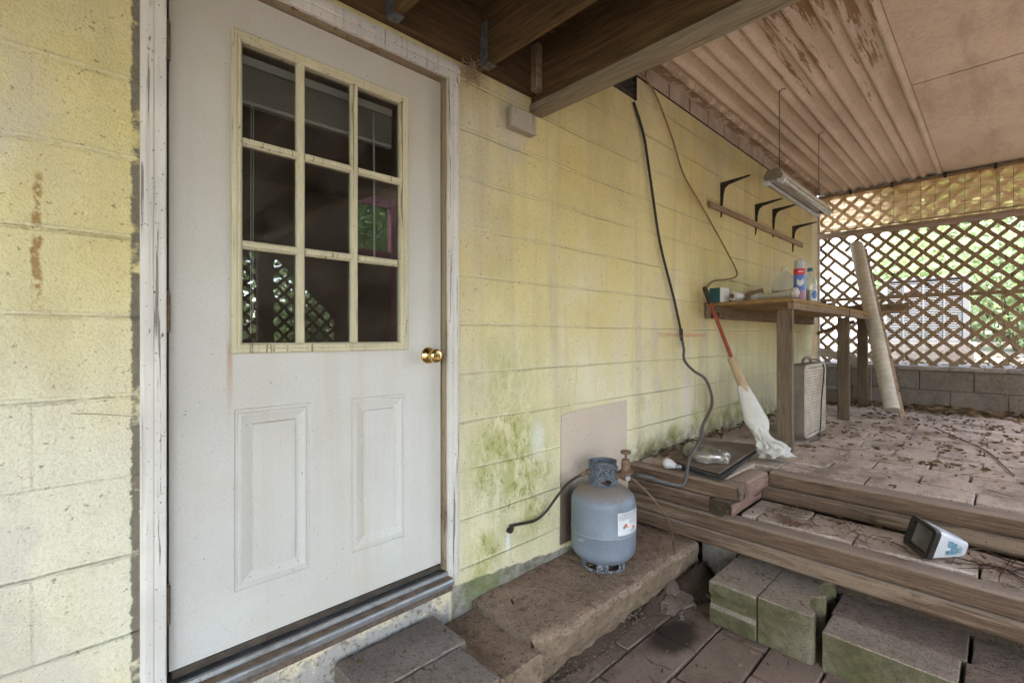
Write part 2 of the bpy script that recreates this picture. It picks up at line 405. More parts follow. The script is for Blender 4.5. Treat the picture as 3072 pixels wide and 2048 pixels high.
def ceiling_material():
    n = NT('peeling_ceiling_paint'); x, y, z = n.xyz()
    a = n.mix(n.rng(n.noise(2.0, 5), .3, .7), (.60, .485, .38), (.51, .41, .315))
    a = n.mix(n.rng(n.noise((.8, 5, 1), 5, .65), .45, .7, 0, .55), a, (.33, .255, .19))
    a = n.mix(n.rng(n.noise(38, 5, .75), .46, .66, 0, .35), a, (.30, .22, .16))
    near = n.rng(x, 4.6, 2.2)
    pe = n.add(n.noise((1.3, 21, 1), 8, .76), n.mul(n.noise((.9, 1.9, 1), 2), .34))
    corr = n.mul(n.rng(y, .40, .44), 1)
    foc = n.mul(n.rng(y, .42, .50), n.rng(y, 1.15, .85))
    thr = n.add(.865, n.mul(near, n.add(-.06, n.mul(foc, -.20))))
    p = n.mul(n.rng(n.ma('SUBTRACT', pe, thr), 0, .012), corr)
    pc = n.mix(n.noise(14, 5, .7), (.19, .115, .05), (.33, .21, .12))
    a = n.mix(p, a, pc)
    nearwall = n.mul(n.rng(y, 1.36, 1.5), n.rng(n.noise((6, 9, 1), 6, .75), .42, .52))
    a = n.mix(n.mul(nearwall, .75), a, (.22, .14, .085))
    a = n.mix(n.rng(n.noise((26, 18, 1), 5, .75, dist=2), .69, .71, 0, .7), a, (.13, .075, .04))
    a = n.mix(n.rng(n.noise(90, 3), .64, .7, 0, .35), a, (.25, .17, .11))
    return n.simple(a, .7, n.bump(n.add(n.mul(p, -1), n.mul(n.noise(60, 4), .25)), .003), 0, .2)

def paver_material(name, c, c2, dark=.5):
    n = NT(name)
    a = n.mix(n.rng(n.noise(2.4, 6, .65), .3, .7), c, c2)
    a = n.mix(n.rng(n.noise((2.6, 5, 3), 7, .75), .48, .64, 0, dark), a, (.13, .09, .066))
    a = n.mix(n.rng(n.noise(34, 5, .7), .52, .68, 0, dark * .9), a, (.17, .12, .09))
    a = n.mix(n.rng(n.noise(110, 3), .62, .68, 0, .8), a, (.06, .035, .025))
    a = n.mix(n.rng(n.noise((26, 40, 30), 5, .75, dist=3), .655, .675, 0, .85), a, (.055, .03, .022))
    a = n.mix(n.rng(n.noise(75, 3), .66, .71, 0, .6), a, tuple(min(1, v * 1.5) for v in c))
    h = n.add(n.noise(120, 3), n.mul(n.noise(18, 5), 1.2))
    return n, a, n.bump(h, .004)

M = {}
M['wall'] = wall_material(); M['door'] = door_material()
M['casing'] = trim_material('peeling_white_casing_paint', (.64, .595, .55), .7, .645)
M['jamb'] = trim_material('brown_stained_jamb_paint', (.33, .25, .16), .8, .60)
M['sash'] = trim_material('cream_window_trim', (.56, .495, .345), .4, .69)
M['white_wood'] = trim_material('dirty_white_board_paint', (.42, .36, .29), .5, .66)
M['trim_wood'] = wood('grey_brown_trim_wood', (.29, .235, .165), (.20, .16, .11), 'y', .3, .85)
M['post'] = trim_material('tan_post_paint', (.34, .25, .14), .6, .66)
M['ceiling'] = ceiling_material()
M['deck_y'] = wood('dark_deck_wood_joist', (.145, .085, .036), (.062, .035, .015), 'y', .6, .7)
M['deck_x'] = wood('dark_deck_wood_board', (.12, .07, .030), (.055, .031, .014), 'x', .5, .75)
M['timber_y'] = wood('weathered_timber_crosswise', (.17, .105, .068), (.085, .054, .035), 'y', .5, .85, worn=(.225, .155, .108), dust=(.30, .225, .18))
M['timber_x'] = wood('weathered_timber_lengthwise', (.30, .185, .145), (.17, .10, .075), 'x', .45, .85, dust=(.33, .24, .195))
M['endgrain'] = plain('dark_wet_end_grain', (.045, .03, .016), .8, 0, .4, .3, 30)
M['bench_y'] = wood('grey_bench_wood', (.20, .145, .10), (.115, .08, .054), 'z', .4, .85)
M['bench_x'] = wood('tan_bench_edge_wood', (.28, .20, .125), (.18, .12, .07), 'x', .4, .85)
M['osb'] = wood('chipboard', (.36, .22, .09), (.20, .115, .045), 'x', .3, .85)
M['strip'] = wood('pinkish_wood_strip', (.38, .26, .17), (.26, .17, .11), 'x', .3, .8)
M['lattice'] = wood('brown_lattice_wood', (.36, .25, .15), (.22, .15, .085), 'z', .3, .85)
M['concrete'] = concrete('cast_concrete', (.34, .235, .175), .45, .7)
M['block'] = concrete('cement_block', (.36, .29, .235), 1.0, .35)
M['block_dark'] = concrete('dark_cement_block', (.26, .19, .155), 1.0, .6)
M['kneeblock'] = concrete('grey_wall_block', (.26, .215, .18), .0, .5, .4)
M['grey_block'] = concrete('plain_grey_cement_block', (.26, .215, .19), .45, .5)
M['dirt'] = concrete('dirt', (.095, .065, .048), 0, .8, 1)
M['rubble'] = concrete('broken_mortar', (.17, .125, .10), 0, .6, .8)
n, a, b = paver_material('terrace_pavers', (.52, .41, .345), (.37, .28, .225), .66)
M['paver'] = n.simple(a, .8, b, 0, .3)
n, a, b = paver_material('patio_pavers', (.25, .18, .145), (.165, .118, .092), .6)
x, y, z = n.xyz()
cv = n.n('ShaderNodeCombineXYZ'); n.put(cv.inputs[0], n.ma('DIVIDE', n.ma('SUBTRACT', x, 2.0), .20)); n.put(cv.inputs[1], n.ma('DIVIDE', n.ma('SUBTRACT', y, 1.03), .115))
Lg = n.n('ShaderNodeVectorMath', operation='LENGTH'); n.put(Lg.inputs[0], cv.outputs[0])
st = n.rng(n.add(Lg.outputs['Value'], n.mul(n.ma('SUBTRACT', n.noise(9, 4), .5), .5)), 1.0, .55)
a = n.mix(n.mul(st, .85), a, (.022, .016, .012))
M['patio'] = n.simple(a, .85, b, 0, .25)
M['ground'] = concrete('leafy_ground', (.22, .20, .175), 0, .45, .8)
M['alu'] = plain('dull_aluminium', (.42, .42, .44), .45, .8, .25, .4, .7, 16)
M['alu_dirty'] = plain('rusty_threshold_tread', (.20, .14, .10), .5, .5, .4, .4, .7, 26)
M['sweep'] = plain('black_door_sweep', (.06, .045, .035), .6, 0, .5, .4, .6, 22)
M['lens'] = plain('dusty_grey_lens', (.115, .105, .092), .35, 0, .3, .5, .5, 22)
M['steel'] = plain('galvanised_hanger', (.20, .20, .20), .5, .6, .4, .4, .6, 40)
M['hinge'] = plain('rusty_hinge', (.22, .155, .10), .6, .3, .3, .4, .6, 40)
M['brass'] = plain('polished_brass', (.75, .52, .20), .16, 1, .1, .5, .1, 20)
M['black'] = plain('black_iron', (.03, .026, .022), .55, .2, .3, .4, .4, 30)
M['rubber'] = plain('black_cable_rubber', (.028, .024, .022), .6, 0, .3, .3, .5, 50)
M['hose'] = plain('grey_ribbed_hose', (.10, .09, .085), .65, 0, .3, .3, .6, 60)
M['tan'] = plain('tan_cable', (.30, .20, .10), .65, 0, .3, .3, .5, 40)
M['copper'] = plain('dull_brown_tube', (.15, .085, .05), .55, .2, .3, .3, .5, 40)
M['string'] = plain('white_string', (.5, .42, .33), .8, 0, .2, .2, .3, 60)
M['rust'] = plain('rusty_brass', (.21, .125, .085), .7, .25, .4, .3, .7, 45)
M['panel'] = plain('beige_plastic_sheet', (.42, .325, .255), .55, 0, .12, .4, .5, 3)
M['vent_dark'] = plain('black_vent', (.012, .01, .009), .7, 0, .3, .2, .4, 30)
M['slat'] = plain('grey_vent_slat', (.045, .038, .032), .6, 0, .3, .2, .5, 40)
M['housing'] = plain('white_lamp_housing', (.62, .58, .52), .4, 0, .15, .5, .4, 12)
M['tube'] = plain('fluorescent_tube_glass', (.46, .45, .43), .25, .7, .06, .5, .06, 4)
M['fan'] = plain('dusty_beige_fan_plastic', (.50, .42, .34), .55, 0, .2, .4, .5, 12)
M['fan_side'] = plain('dusty_grey_fan_case', (.21, .175, .14), .6, 0, .25, .4, .6, 10)
M['darkhole'] = plain('dark_hollow', (.02, .016, .013), .9, 0, .3, .1, .3, 20)
M['cloth'] = plain('dirty_white_sheet', (.56, .53, .49), .6, 0, .12, .4, .3, 6)
M['cardboard'] = plain('cardboard', (.46, .33, .21), .85, 0, .15, .2, .3, 14)
M['red_rod'] = plain('rusty_red_pole_paint', (.33, .065, .035), .55, 0, .35, .4, .6, 28)
M['shingle'] = plain('grey_shingle', (.06, .056, .054), .9, 0, .35, .2, .6, 40)
M['shingle_dirty'] = plain('muddy_sheet', (.19, .145, .115), .9, 0, .3, .2, .8, 9)
M['bulb'] = plain('frosted_bulb_glass', (.56, .53, .52), .25, 0, .06, .5, .15, 20)
M['white_plastic'] = plain('white_plastic', (.50, .51, .54), .4, 0, .08, .5, .25, 14)
M['roll'] = plain('dirty_pale_screen_roll', (.62, .55, .46), .75, 0, .2, .3, .45, 7)
M['roll_tie'] = plain('brown_roll_thread', (.33, .25, .18), .8, 0, .2, .2, .3, 30)
M['red_label'] = plain('red_label', (.62, .03, .04), .4, 0, .1, .4, .1, 30)
M['blue_label'] = plain('blue_label', (.10, .17, .48), .4, 0, .1, .4, .1, 30)
M['white_label'] = plain('white_label', (.62, .62, .63), .5, 0, .06, .4, .2, 20)
M['pink'] = plain('purple_liquid_bottle', (.42, .22, .38), .35, 0, .2, .5, .2, 14)
M['teal'] = plain('teal_box_card', (.015, .075, .09), .6, 0, .2, .4, .3, 20)
M['bluecap'] = plain('blue_bottle_cap', (.05, .16, .26), .45, 0, .1, .4, .2, 20)
M['ink'] = plain('label_ink', (.12, .13, .16), .6, 0, .1, .3, .1, 20)
M['teal_ink'] = plain('faded_teal_label', (.14, .27, .36), .5, 0, .35, .3, .4, 60)
M['yellow'] = plain('yellow_mark', (.75, .50, .05), .5, 0, .1, .3, .1, 20)
M['ac'] = plain('grey_air_unit_paint', (.24, .24, .24), .5, 0, .1, .4, .2, 8)
M['ac_dark'] = plain('air_unit_coil', (.10, .10, .10), .7, 0, .2, .3, .3, 30)
M['siding'] = plain('white_siding', (.80, .79, .76), .6, 0, .04, .3, .1, 2)
M['red_paint'] = plain('red_house_paint', (.20, .06, .06), .6, 0, .2, .3, .3, 6)
M['room'] = plain('dim_room_paint', (.16, .11, .085), .8, 0, .2, .2, .3, 2)
M['blind_white'] = plain('pale_mini_blind', (.72, .71, .70), .5, 0, .05, .4, .1, 10)
M['bark'] = plain('bark', (.12, .085, .06), .95, 0, .4, .1, .4, 12)
M['cap_block'] = concrete('grey_cap_block', (.36, .31, .27), .0, .4, .4)

def tank_material():
    n = NT('blue_grey_tank_paint')
    a = n.mix(n.rng(n.noise(6, 5, .6), .3, .7), (.19, .215, .26), (.145, .17, .21))
    up = n.rng(n.add(n.nz(), n.mul(n.noise(14, 5), .5)), .55, 1.15)
    a = n.mix(n.mul(up, .75), a, (.22, .155, .12))
    a = n.mix(n.rng(n.noise((18, 18, 26), 6, .7), .62, .70, 0, .45), a, (.16, .13, .11))
    a = n.mix(n.rng(n.noise((9, 9, 26), 5, .7), .66, .69, 0, .4), a, (.5, .5, .5))
    a = n.mix(n.rng(n.ma('ABSOLUTE', n.ma('SUBTRACT', n.xyz()[2], n.add(.425, n.mul(n.noise(40, 3), .004)))), .002, .0005, 0, .5), a, (.5, .48, .45))
    a = n.mix(n.rng(n.noise(120, 3), .62, .7, 0, .6), a, (.10, .08, .07))
    z_ = n.xyz()[2]; ru = n.mul(n.rng(n.add(z_, n.mul(n.noise((40, 40, 6), 4), .06)), .325, .27), n.rng(n.noise((30, 30, 12), 5, .7), .42, .6))
    a = n.mix(n.mul(ru, .7), a, (.13, .075, .045))
    return n.simple(a, .42, n.bump(n.noise(90, 4), .0012), 0, .4)
M['tank'] = tank_material()

def milky_material(name):
    n = NT(name)
    d = n.n('ShaderNodeBsdfDiffuse'); d.inputs[0].default_value = (.72, .74, .70, 1)
    l = n.n('ShaderNodeBsdfTranslucent'); l.inputs[0].default_value = (.78, .80, .74, 1)
    m0 = n.n('ShaderNodeMixShader'); m0.inputs[0].default_value = .5; n.put(m0.inputs[1], d.outputs[0]); n.put(m0.inputs[2], l.outputs[0])
    t = n.n('ShaderNodeBsdfTransparent'); m1 = n.n('ShaderNodeMixShader'); m1.inputs[0].default_value = .5; n.put(m1.inputs[1], m0.outputs[0]); n.put(m1.inputs[2], t.outputs[0])
    g = n.n('ShaderNodeBsdfGlossy'); g.inputs['Roughness'].default_value = .12
    m2 = n.n('ShaderNodeMixShader'); m2.inputs[0].default_value = .05; n.put(m2.inputs[1], m1.outputs[0]); n.put(m2.inputs[2], g.outputs[0])
    return n.out(m2.outputs[0])
def glass_material(name, tint, dirt=.08, rough=.0):
    n = NT(name)
    t = n.n('ShaderNodeBsdfTransparent'); t.inputs[0].default_value = (*tint, 1)
    g = n.n('ShaderNodeBsdfGlossy'); g.inputs['Roughness'].default_value = rough
    f = n.n('ShaderNodeFresnel'); f.inputs['IOR'].default_value = 2.2
    m1 = n.n('ShaderNodeMixShader'); n.put(m1.inputs[0], f.outputs[0]); n.put(m1.inputs[1], t.outputs[0]); n.put(m1.inputs[2], g.outputs[0])
    d = n.n('ShaderNodeBsdfDiffuse'); d.inputs[0].default_value = (.55, .48, .40, 1)
    m2 = n.n('ShaderNodeMixShader'); n.put(m2.inputs[0], n.rng(n.noise(6, 6, .7), .35, .8, dirt * .3, dirt * 1.8)); n.put(m2.inputs[1], m1.outputs[0]); n.put(m2.inputs[2], d.outputs[0])
    return n.out(m2.outputs[0])
M['glass'] = glass_material('dusty_window_glass', (.85, .85, .83), .045)
M['bottle'] = milky_material('clear_bottle_plastic')
M['bag'] = glass_material('clear_bag_plastic', (.92, .92, .93), .30, .08)
M['green_liquid'] = plain('green_liquid', (.10, .16, .03), .3, 0, .2, .5, .05, 9)

def leaf_material(name, c1, c2, tr=.55):
    n = NT(name)
    c = n.mix(n.rng(n.noise(1.6, 4), .3, .7), c1, c2); c = n.mix(n.rng(n.noise(9, 3), .35, .65, 0, .6), c, tuple(v * 1.7 for v in c1))
    d = n.n('ShaderNodeBsdfDiffuse'); n.put(d.inputs[0], c); t = n.n('ShaderNodeBsdfTranslucent'); n.put(t.inputs[0], n.mix(.5, c, (.28, .38, .06)))
    m = n.n('ShaderNodeMixShader'); m.inputs[0].default_value = tr; n.put(m.inputs[1], d.outputs[0]); n.put(m.inputs[2], t.outputs[0])
    return n.out(m.outputs[0])
M['leaf'] = leaf_material('green_leaves', (.16, .21, .11), (.095, .14, .07), .45)
M['leaf2'] = leaf_material('pale_green_leaves', (.27, .31, .20), (.17, .215, .13), .5)
M['dead'] = leaf_material('dead_brown_leaves', (.10, .058, .036), (.06, .034, .024), .12)
M['dead2'] = leaf_material('pale_dead_leaves', (.20, .13, .085), (.12, .075, .05), .12)
M['twig'] = plain('brown_twig', (.075, .045, .03), .9, 0, .4, .1, .2, 30)

def bamboo_material():
    n = NT('tan_bamboo_blind'); x, y, z = n.xyz()
    st = n.ma('FRACT', n.mul(z, 240)); slit = n.rng(n.ma('ABSOLUTE', n.ma('SUBTRACT', st, .5)), .30, .5)
    c = n.mix(n.noise((1, 6, 90), 4), (.52, .31, .12), (.42, .25, .09))
    c = n.mix(n.mul(slit, .4), c, (.2, .11, .04))
    d = n.n('ShaderNodeBsdfDiffuse'); n.put(d.inputs[0], c); t = n.n('ShaderNodeBsdfTranslucent'); n.put(t.inputs[0], n.mix(.5, c, (.75, .52, .28)))
    m = n.n('ShaderNodeMixShader'); m.inputs[0].default_value = .5; n.put(m.inputs[1], d.outputs[0]); n.put(m.inputs[2], t.outputs[0])
    tr = n.n('ShaderNodeBsdfTransparent'); tr.inputs[0].default_value = (1, .74, .52, 1)
    m2 = n.n('ShaderNodeMixShader'); n.put(m2.inputs[0], n.mul(n.rng(n.noise((1, 3, 60), 4), .25, .7), .42)); n.put(m2.inputs[1], m.outputs[0]); n.put(m2.inputs[2], tr.outputs[0])
    return n.out(m2.outputs[0])
M['bamboo'] = bamboo_material()
M['blind_roll'] = plain('rolled_blind', (.34, .25, .19), .7, 0, .2, .3, .3, 8)
# ------------------------------------------------------------------ ground, paving
def smooth01(t): t = max(0, min(1, t)); return t * t * (3 - 2 * t)
def gh(x, y):
    up = smooth01((x - 6.56) / .12) if y > -2.3 else smooth01((x - 3.5) / 5)
    h = -.04 + 1.06 * up
    if x > 6.7: h += .035 * min(x - 6.7, 9) + .03 * mnoise.noise(Vector((x * .6, y * .6, 0)))
    if y < -4: h += .04 * min(-4 - y, 10) * (1 - up)
    return h
xs = [-300, -90, -40, -20, -12, -8, -6, -4, -2, 0, 2, 4, 5.5, 6.5, 6.57, 6.62, 6.68, 6.8, 7.0] + [7.0 + .4 * i for i in range(1, 15)] + [14, 16, 20, 28, 45, 100, 300]
ys = [-300, -100, -40, -20, -12, -9, -7, -5, -4, -3, -2.31, -2.29] + [-2 + .4 * i for i in range(0, 16)] + [5, 7, 10, 15, 25, 45, 100, 300]
g = MB(); nx = len(xs); 
g.v = [(x, y, gh(x, y)) for y in ys for x in xs]
g.f = [(j * nx + i, j * nx + i + 1, (j + 1) * nx + i + 1, (j + 1) * nx + i) for j in range(len(ys) - 1) for i in range(nx - 1)]
g.mi = [0] * len(g.f)
tag(g.build('ground', M['ground'], smooth=True, sharp=60), kind='structure')

def pavers(mb, x0, x1, y0, y1, zt, px, py, ox=0, oy=0, bond=True, jit=.004, th=.05, gap=.006, swap=False):
    i = 0; x = x0 - ((x0 - ox) % px)
    while x < x1:
        off = (py * .5 if (round((x - ox) / px) % 2) and bond else 0) + (random.uniform(-.03, .03) if bond else 0)
        y = y0 - ((y0 - oy - off) % py)
        while y < y1:
            a0, a1, b0, b1 = max(x, x0), min(x + px, x1), max(y, y0), min(y + py, y1)
            g1 = gap * random.uniform(.4, 1.1)
            if a1 - a0 > .03 and b1 - b0 > .03:
                cx_, cy_ = (a0 + a1) / 2, (b0 + b1) / 2
                dz = random.uniform(-jit, jit)
                Mx = Matrix.Translation((cx_, cy_, zt + dz)) @ Matrix.Rotation(random.uniform(-.012, .012), 4, 'Z') @ Matrix.Rotation(random.uniform(-.006, .006), 4, 'X') @ Matrix.Rotation(random.uniform(-.008, .008), 4, 'Y')
                hx, hy = (a1 - a0) / 2 - g1 / 2, (b1 - b0) / 2 - g1 / 2
                if swap: Mx = Matrix.Translation((cy_, cx_, zt + dz)) @ Matrix.Rotation(random.uniform(-.01, .01), 4, 'Z') @ Matrix.Rotation(random.uniform(-.01, .01), 4, 'X'); hx, hy = hy, hx
                mb.box(-hx, hx, -hy, hy, -th, 0, Mx)
            y += py
        x += px
pt = MB()
pavers(pt, 2.975, 6.47, -1.9, 1.54, .597, .203, .405, 2.975, .1, gap=.013, jit=.006)
pavers(pt, 2.565, 2.97, 1.015, 1.54, .597, .203, .405, 2.565, .3)
pavers(pt, 2.565, 2.868, -1.5, .95, .428, .152, .405, 2.565, .08, gap=.013)
tag(pt.build('terrace_paving', M['paver'], bevel=.004), kind='structure')
tb = MB(); tb.box(2.97, 6.60, -1.95, 1.552, -.1, .565); tb.box(2.66, 2.968, -1.5, 1.552, -.1, .40); tb.box(2.57, 2.968, 1.02, 1.552, .402, .565)
tag(tb.build('terrace_soil', M['dirt']), kind='structure')
pp = MB(); pavers(pp, -2.2, 1.55, -1.6, 2.62, 0, .205, .425, .705 - .205 * 11, 1.76 - .2125 - .425 * 10, jit=.005, gap=.012, swap=True)
tag(pp.build('patio_paving', M['patio'], bevel=.005), kind='structure')

# ------------------------------------------------------------------ house wall
hw = MB()
xs_ = [-4, .19, 1.143, 2.15, 2.55, 6.36]; zs_ = [-.1, .37, 2.40, 2.79, 2.985, 3.6]
for i in range(5):
    for j in range(5):
        if (i == 1 and j == 1) or (i == 3 and j == 3): continue
        hw.box(xs_[i], xs_[i + 1], WY, WY + .2, zs_[j], zs_[j + 1])
wall = tag(hw.build('block_wall', M['wall']), 'long painted yellow concrete block wall of the house around the door', 'wall')
fz = MB(); x = 2.35
while x < 6.3:
    fz.box(x + .007, min(x + .293, 6.35), WY - .006, WY - .0005, 2.95, 3.056); x += .3
M['frieze'] = plain('pinkish_block_paint', (.46, .36, .29), .8, 0, .2, .2, .5, 9)
fz.build('top_block_course', M['frieze'], wall, bevel=.003)
MB().box(2.35, 6.35, WY - .0022, WY - .0004, 2.940, 3.056).build('dark_joint', M['darkhole'], wall)
rm = MB(); rm.box(-1.2, 2.6, WY + .201, 4.6, .385, 2.75)
rm.f = [f for k, f in enumerate(rm.f) if k != 2]; rm.mi = rm.mi[:5]
tag(rm.build('room_interior', M['room']), kind='structure')

# wall vent
v = thing('wall_vent', (2.35, WY, 2.79), 'dark louvred crawl vent in the yellow wall under the deck beam', 'vent')
MB().box(2.151, 2.549, WY + .04, WY + .12, 2.791, 2.984).build('vent_box', M['vent_dark'], v)
s_ = MB()
for k in range(5): s_.bar((2.153, WY + .012, 2.812 + k * .038), (2.547, WY + .012, 2.812 + k * .038), .03, .003, up=(0, .6, 1))
s_.build('louvre', M['slat'], v)
fr = MB(); fr.box(2.540, 2.549, WY - .004, WY + .03, 2.791, 2.984)
fr.build('frame', M['slat'], v)

# ------------------------------------------------------------------ door frame
df = thing('door_frame', (.665, 1.54, .37), 'peeling white wooden door casing with a metal threshold', 'door frame')
def casing(pts, along, a0, a1):
    mb = MB()
    return mb.prism(pts, a0, a1, along)
prof = [(0, 1.5548), (0, 1.543), (.006, 1.541), (.012, 1.5395), (.026, 1.5395), (.029, 1.5425), (.033, 1.540), (.053, 1.540), (.055, 1.542), (.055, 1.5548)]
casing(prof, lambda u, w, d: (.151 + u, w, d), .2, 2.388).build('side_casing', M['casing'], df)
casing(prof, lambda u, w, d: (1.182 - u, w, d), .372, 2.388).build('side_casing', M['casing'], df)
casing([(p[0] * 1.27, p[1] - .001) for p in prof], lambda u, w, d: (d, w, 2.4588 - u), .149, 1.184).build('head_casing', M['casing'], df)
MB().box(.1915, .2055, 1.5555, 1.754, .405, 2.39).build('jamb', M['jamb'], df)
MB().box(1.128, 1.1415, 1.5555, 1.754, .405, 2.39).build('jamb', M['jamb'], df)
MB().box(.2065, 1.127, 1.5555, 1.754, 2.388, 2.3985).build('head_jamb', M['jamb'], df)
st_ = MB(); st_.box(1.1125, 1.1275, 1.637, 1.754, .41, 2.387); st_.box(.2063, .222, 1.637, 1.754, .41, 2.387)
st_.build('door_stop', M['jamb'], df)
th = MB()
tp = [(1.502, .3715), (1.500, .3745), (1.500, .388), (1.503, .393), (1.509, .394), (1.511, .389), (1.543, .389), (1.547, .4045), (1.557, .4055), (1.561, .398), (1.64, .398), (1.64, .3715)]
sill = th.prism(tp, .2066, 1.1265, lambda u, w, d: (d, u, w)).build('threshold', M['alu'], df)
tr = MB(); t2 = [(1.5115, .3895)]
for k in range(4): t2 += [(1.5115 + k * .0078, .3905), (1.514 + k * .0078, .3945), (1.517 + k * .0078, .3945), (1.5185 + k * .0078, .3905)]
t2 += [(1.5425, .3905), (1.5425, .3895)]
tr.prism(t2, .2076, 1.1255, lambda u, w, d: (d, u, w)).build('worn_tread', M['alu_dirty'], sill)
MB().box(.2066, 1.1265, 1.513, 1.5545, .345, .3710).build('sill_block', M['rubble'], df)

# ------------------------------------------------------------------ door
door = thing('entry_door', (.67, 1.59, .41), 'white steel door with nine small window panes over two embossed panels', 'door')
DY = 1.59
def ring(mb, x0, x1, z0, z1, prof_, fill=False):
    """nested rectangles: prof = [(inset, y)]"""
    rects = []
    for ins, yy in prof_:
        a, b, c, d = x0 + ins, x1 - ins, z0 + ins, z1 - ins
        rects.append([(a, yy, c), (b, yy, c), (b, yy, d), (a, yy, d)])
    vs_ = [p for r_ in rects for p in r_]
    fs = [(4 * i + j, 4 * i + (j + 1) % 4, 4 * i + 4 + (j + 1) % 4, 4 * i + 4 + j) for i in range(len(rects) - 1) for j in range(4)]
    if fill: k = 4 * (len(rects) - 1); fs.append((k, k + 1, k + 2, k + 3))
    return mb.add(vs_, fs)
ds = MB()
def rect(x0, x1, z0, z1): ds.add([(x0, DY, z0), (x1, DY, z0), (x1, DY, z1), (x0, DY, z1)], [(0, 1, 2, 3)])
X0, X1 = .218, 1.122
pz0, pz1, p1, p2 = .586, 1.133, (.377, .602), (.743, .960)
wx0, wx1, wz0, wz1 = .385, .945, 1.318, 2.248
rect(X0, X1, .428, pz0); rect(X0, p1[0], pz0, pz1); rect(p1[1], p2[0], pz0, pz1); rect(p2[1], X1, pz0, pz1)
rect(X0, X1, pz1, wz0); rect(X0, wx0, wz0, wz1); rect(wx1, X1, wz0, wz1); rect(X0, X1, wz1, 2.384)
for a, b in (p1, p2):
    ring(ds, a, b, pz0, pz1, [(0, DY), (.004, DY + .0055), (.011, DY + .0055), (.015, DY + .0005), (.020, DY + .0005), (.046, DY + .0095), (.048, DY + .0095), (.051, DY - .0005)], True)
bk = 1.633
ds.add([(X0, DY, .428), (X1, DY, .428), (X1, DY, 2.384), (X0, DY, 2.384), (X0, bk, .428), (X1, bk, .428), (X1, bk, 2.384), (X0, bk, 2.384)],
       [(0, 4, 5, 1), (1, 5, 6, 2), (2, 6, 7, 3), (3, 7, 4, 0)])
slab = ds.build('door_panel', M['door'], door)
wf = MB(); ring(wf, .367, .967, 1.30, 2.267, [(0, DY - .0003), (.0, 1.580), (.004, 1.577), (.013, 1.5765), (.016, 1.5795), (.019, 1.577), (.024, 1.578), (.0305, 1.586), (.031, 1.612)])
frame = wf.build('window_frame', M['sash'], door, smooth=True, sharp=25)
mu = MB()
mprof = [(-.013, 1.602), (-.0125, 1.590), (-.008, 1.586), (-.0065, 1.5825), (.0065, 1.5825), (.008, 1.586), (.0125, 1.590), (.013, 1.602)]
for xm in (.5695, .7535): mu.prism(mprof, 1.331, 2.236, lambda u, w, d, xm=xm: (xm + u, w, d))
for zm in (1.6285, 1.9395):
    for a, b in ((.3983, .5567), (.5823, .7407), (.7663, .9357)): mu.prism(mprof, a, b, lambda u, w, d, zm=zm: (d, w + .0006, zm + u))
mu.build('muntin', M['sash'], frame)
MB().add([(.3975, 1.604, 1.3305), (.9365, 1.604, 1.3305), (.9365, 1.604, 2.2365), (.3975, 1.604, 2.2365)], [(0, 1, 2, 3)]).build('glass', M['glass'], frame)
# knob
kb = MB()
Mk = Matrix.Translation((1.061, DY, 1.276)) @ Matrix.Rotation(R(90), 4, 'X')
kb.lathe([(.0005, 0), (.033, 0), (.033, .004), (.030, .009), (.018, .013), (.0125, .017), (.0115, .034), (.018, .038), (.0255, .046), (.027, .055), (.0255, .063), (.019, .067), (.012, .0672), (.011, .065), (.0005, .065)], Mk, 40)
knob = kb.build('knob', M['brass'], door, smooth=True, sharp=60)
MB().lathe([(.0004, .0652), (.006, .0652), (.006, .0675), (.0004, .0675)], Mk, 20).build('keyhole', M['rust'], knob)
for hz in (2.155, 1.415, .62):
    h = MB(); 
    for k in range(3): h.lathe([(.0072, 0), (.0072, .033)], Matrix.Translation((.2125, 1.577, hz - .052 + k * .0345)), 14)
    h.lathe([(.0045, 0), (.0055, .004), (.0045, .008)], Matrix.Translation((.2125, 1.577, hz + .0515)), 10)
    h.build('hinge', M['hinge'], door, smooth=True)
MB().box(.222, 1.118, 1.583, 1.60, .4065, .4275).build('door_sweep', M['sweep'], door, bevel=.002)
sp = MB(); sp.add([(0, 0, 0)] * 0, [])
# mini blind hung behind the pane
mb_ = thing('mini_blind', (.67, 1.66, 2.2), 'pale mini blind pulled up behind the door window', 'blind')
MB().box(.40, .935, 1.648, 1.672, 2.205, 2.232).build('head_rail', M['blind_white'], mb_)
bl = MB()
for k in range(13): bl.box(.402, .933, 1.647, 1.672, 2.098 + k * .0078, 2.1003 + k * .0078)
bl.build('slats', M['blind_white'], mb_)
MB().box(.402, .933, 1.649, 1.671, 2.082, 2.094).build('bottom_rail', M['blind_white'], mb_)
MB().tube([(.856, 1.645, 2.19), (.858, 1.645, 1.62)], .0036, 8).build('wand', M['blind_white'], mb_)
cd = MB(); cd.tube([(.437, 1.645, 2.1), (.436, 1.645, 1.36)], .0013, 5); cd.tube([(.444, 1.645, 2.1), (.442, 1.645, 1.40)], .0013, 5)
cd.build('pull_cord', M['blind_white'], mb_)

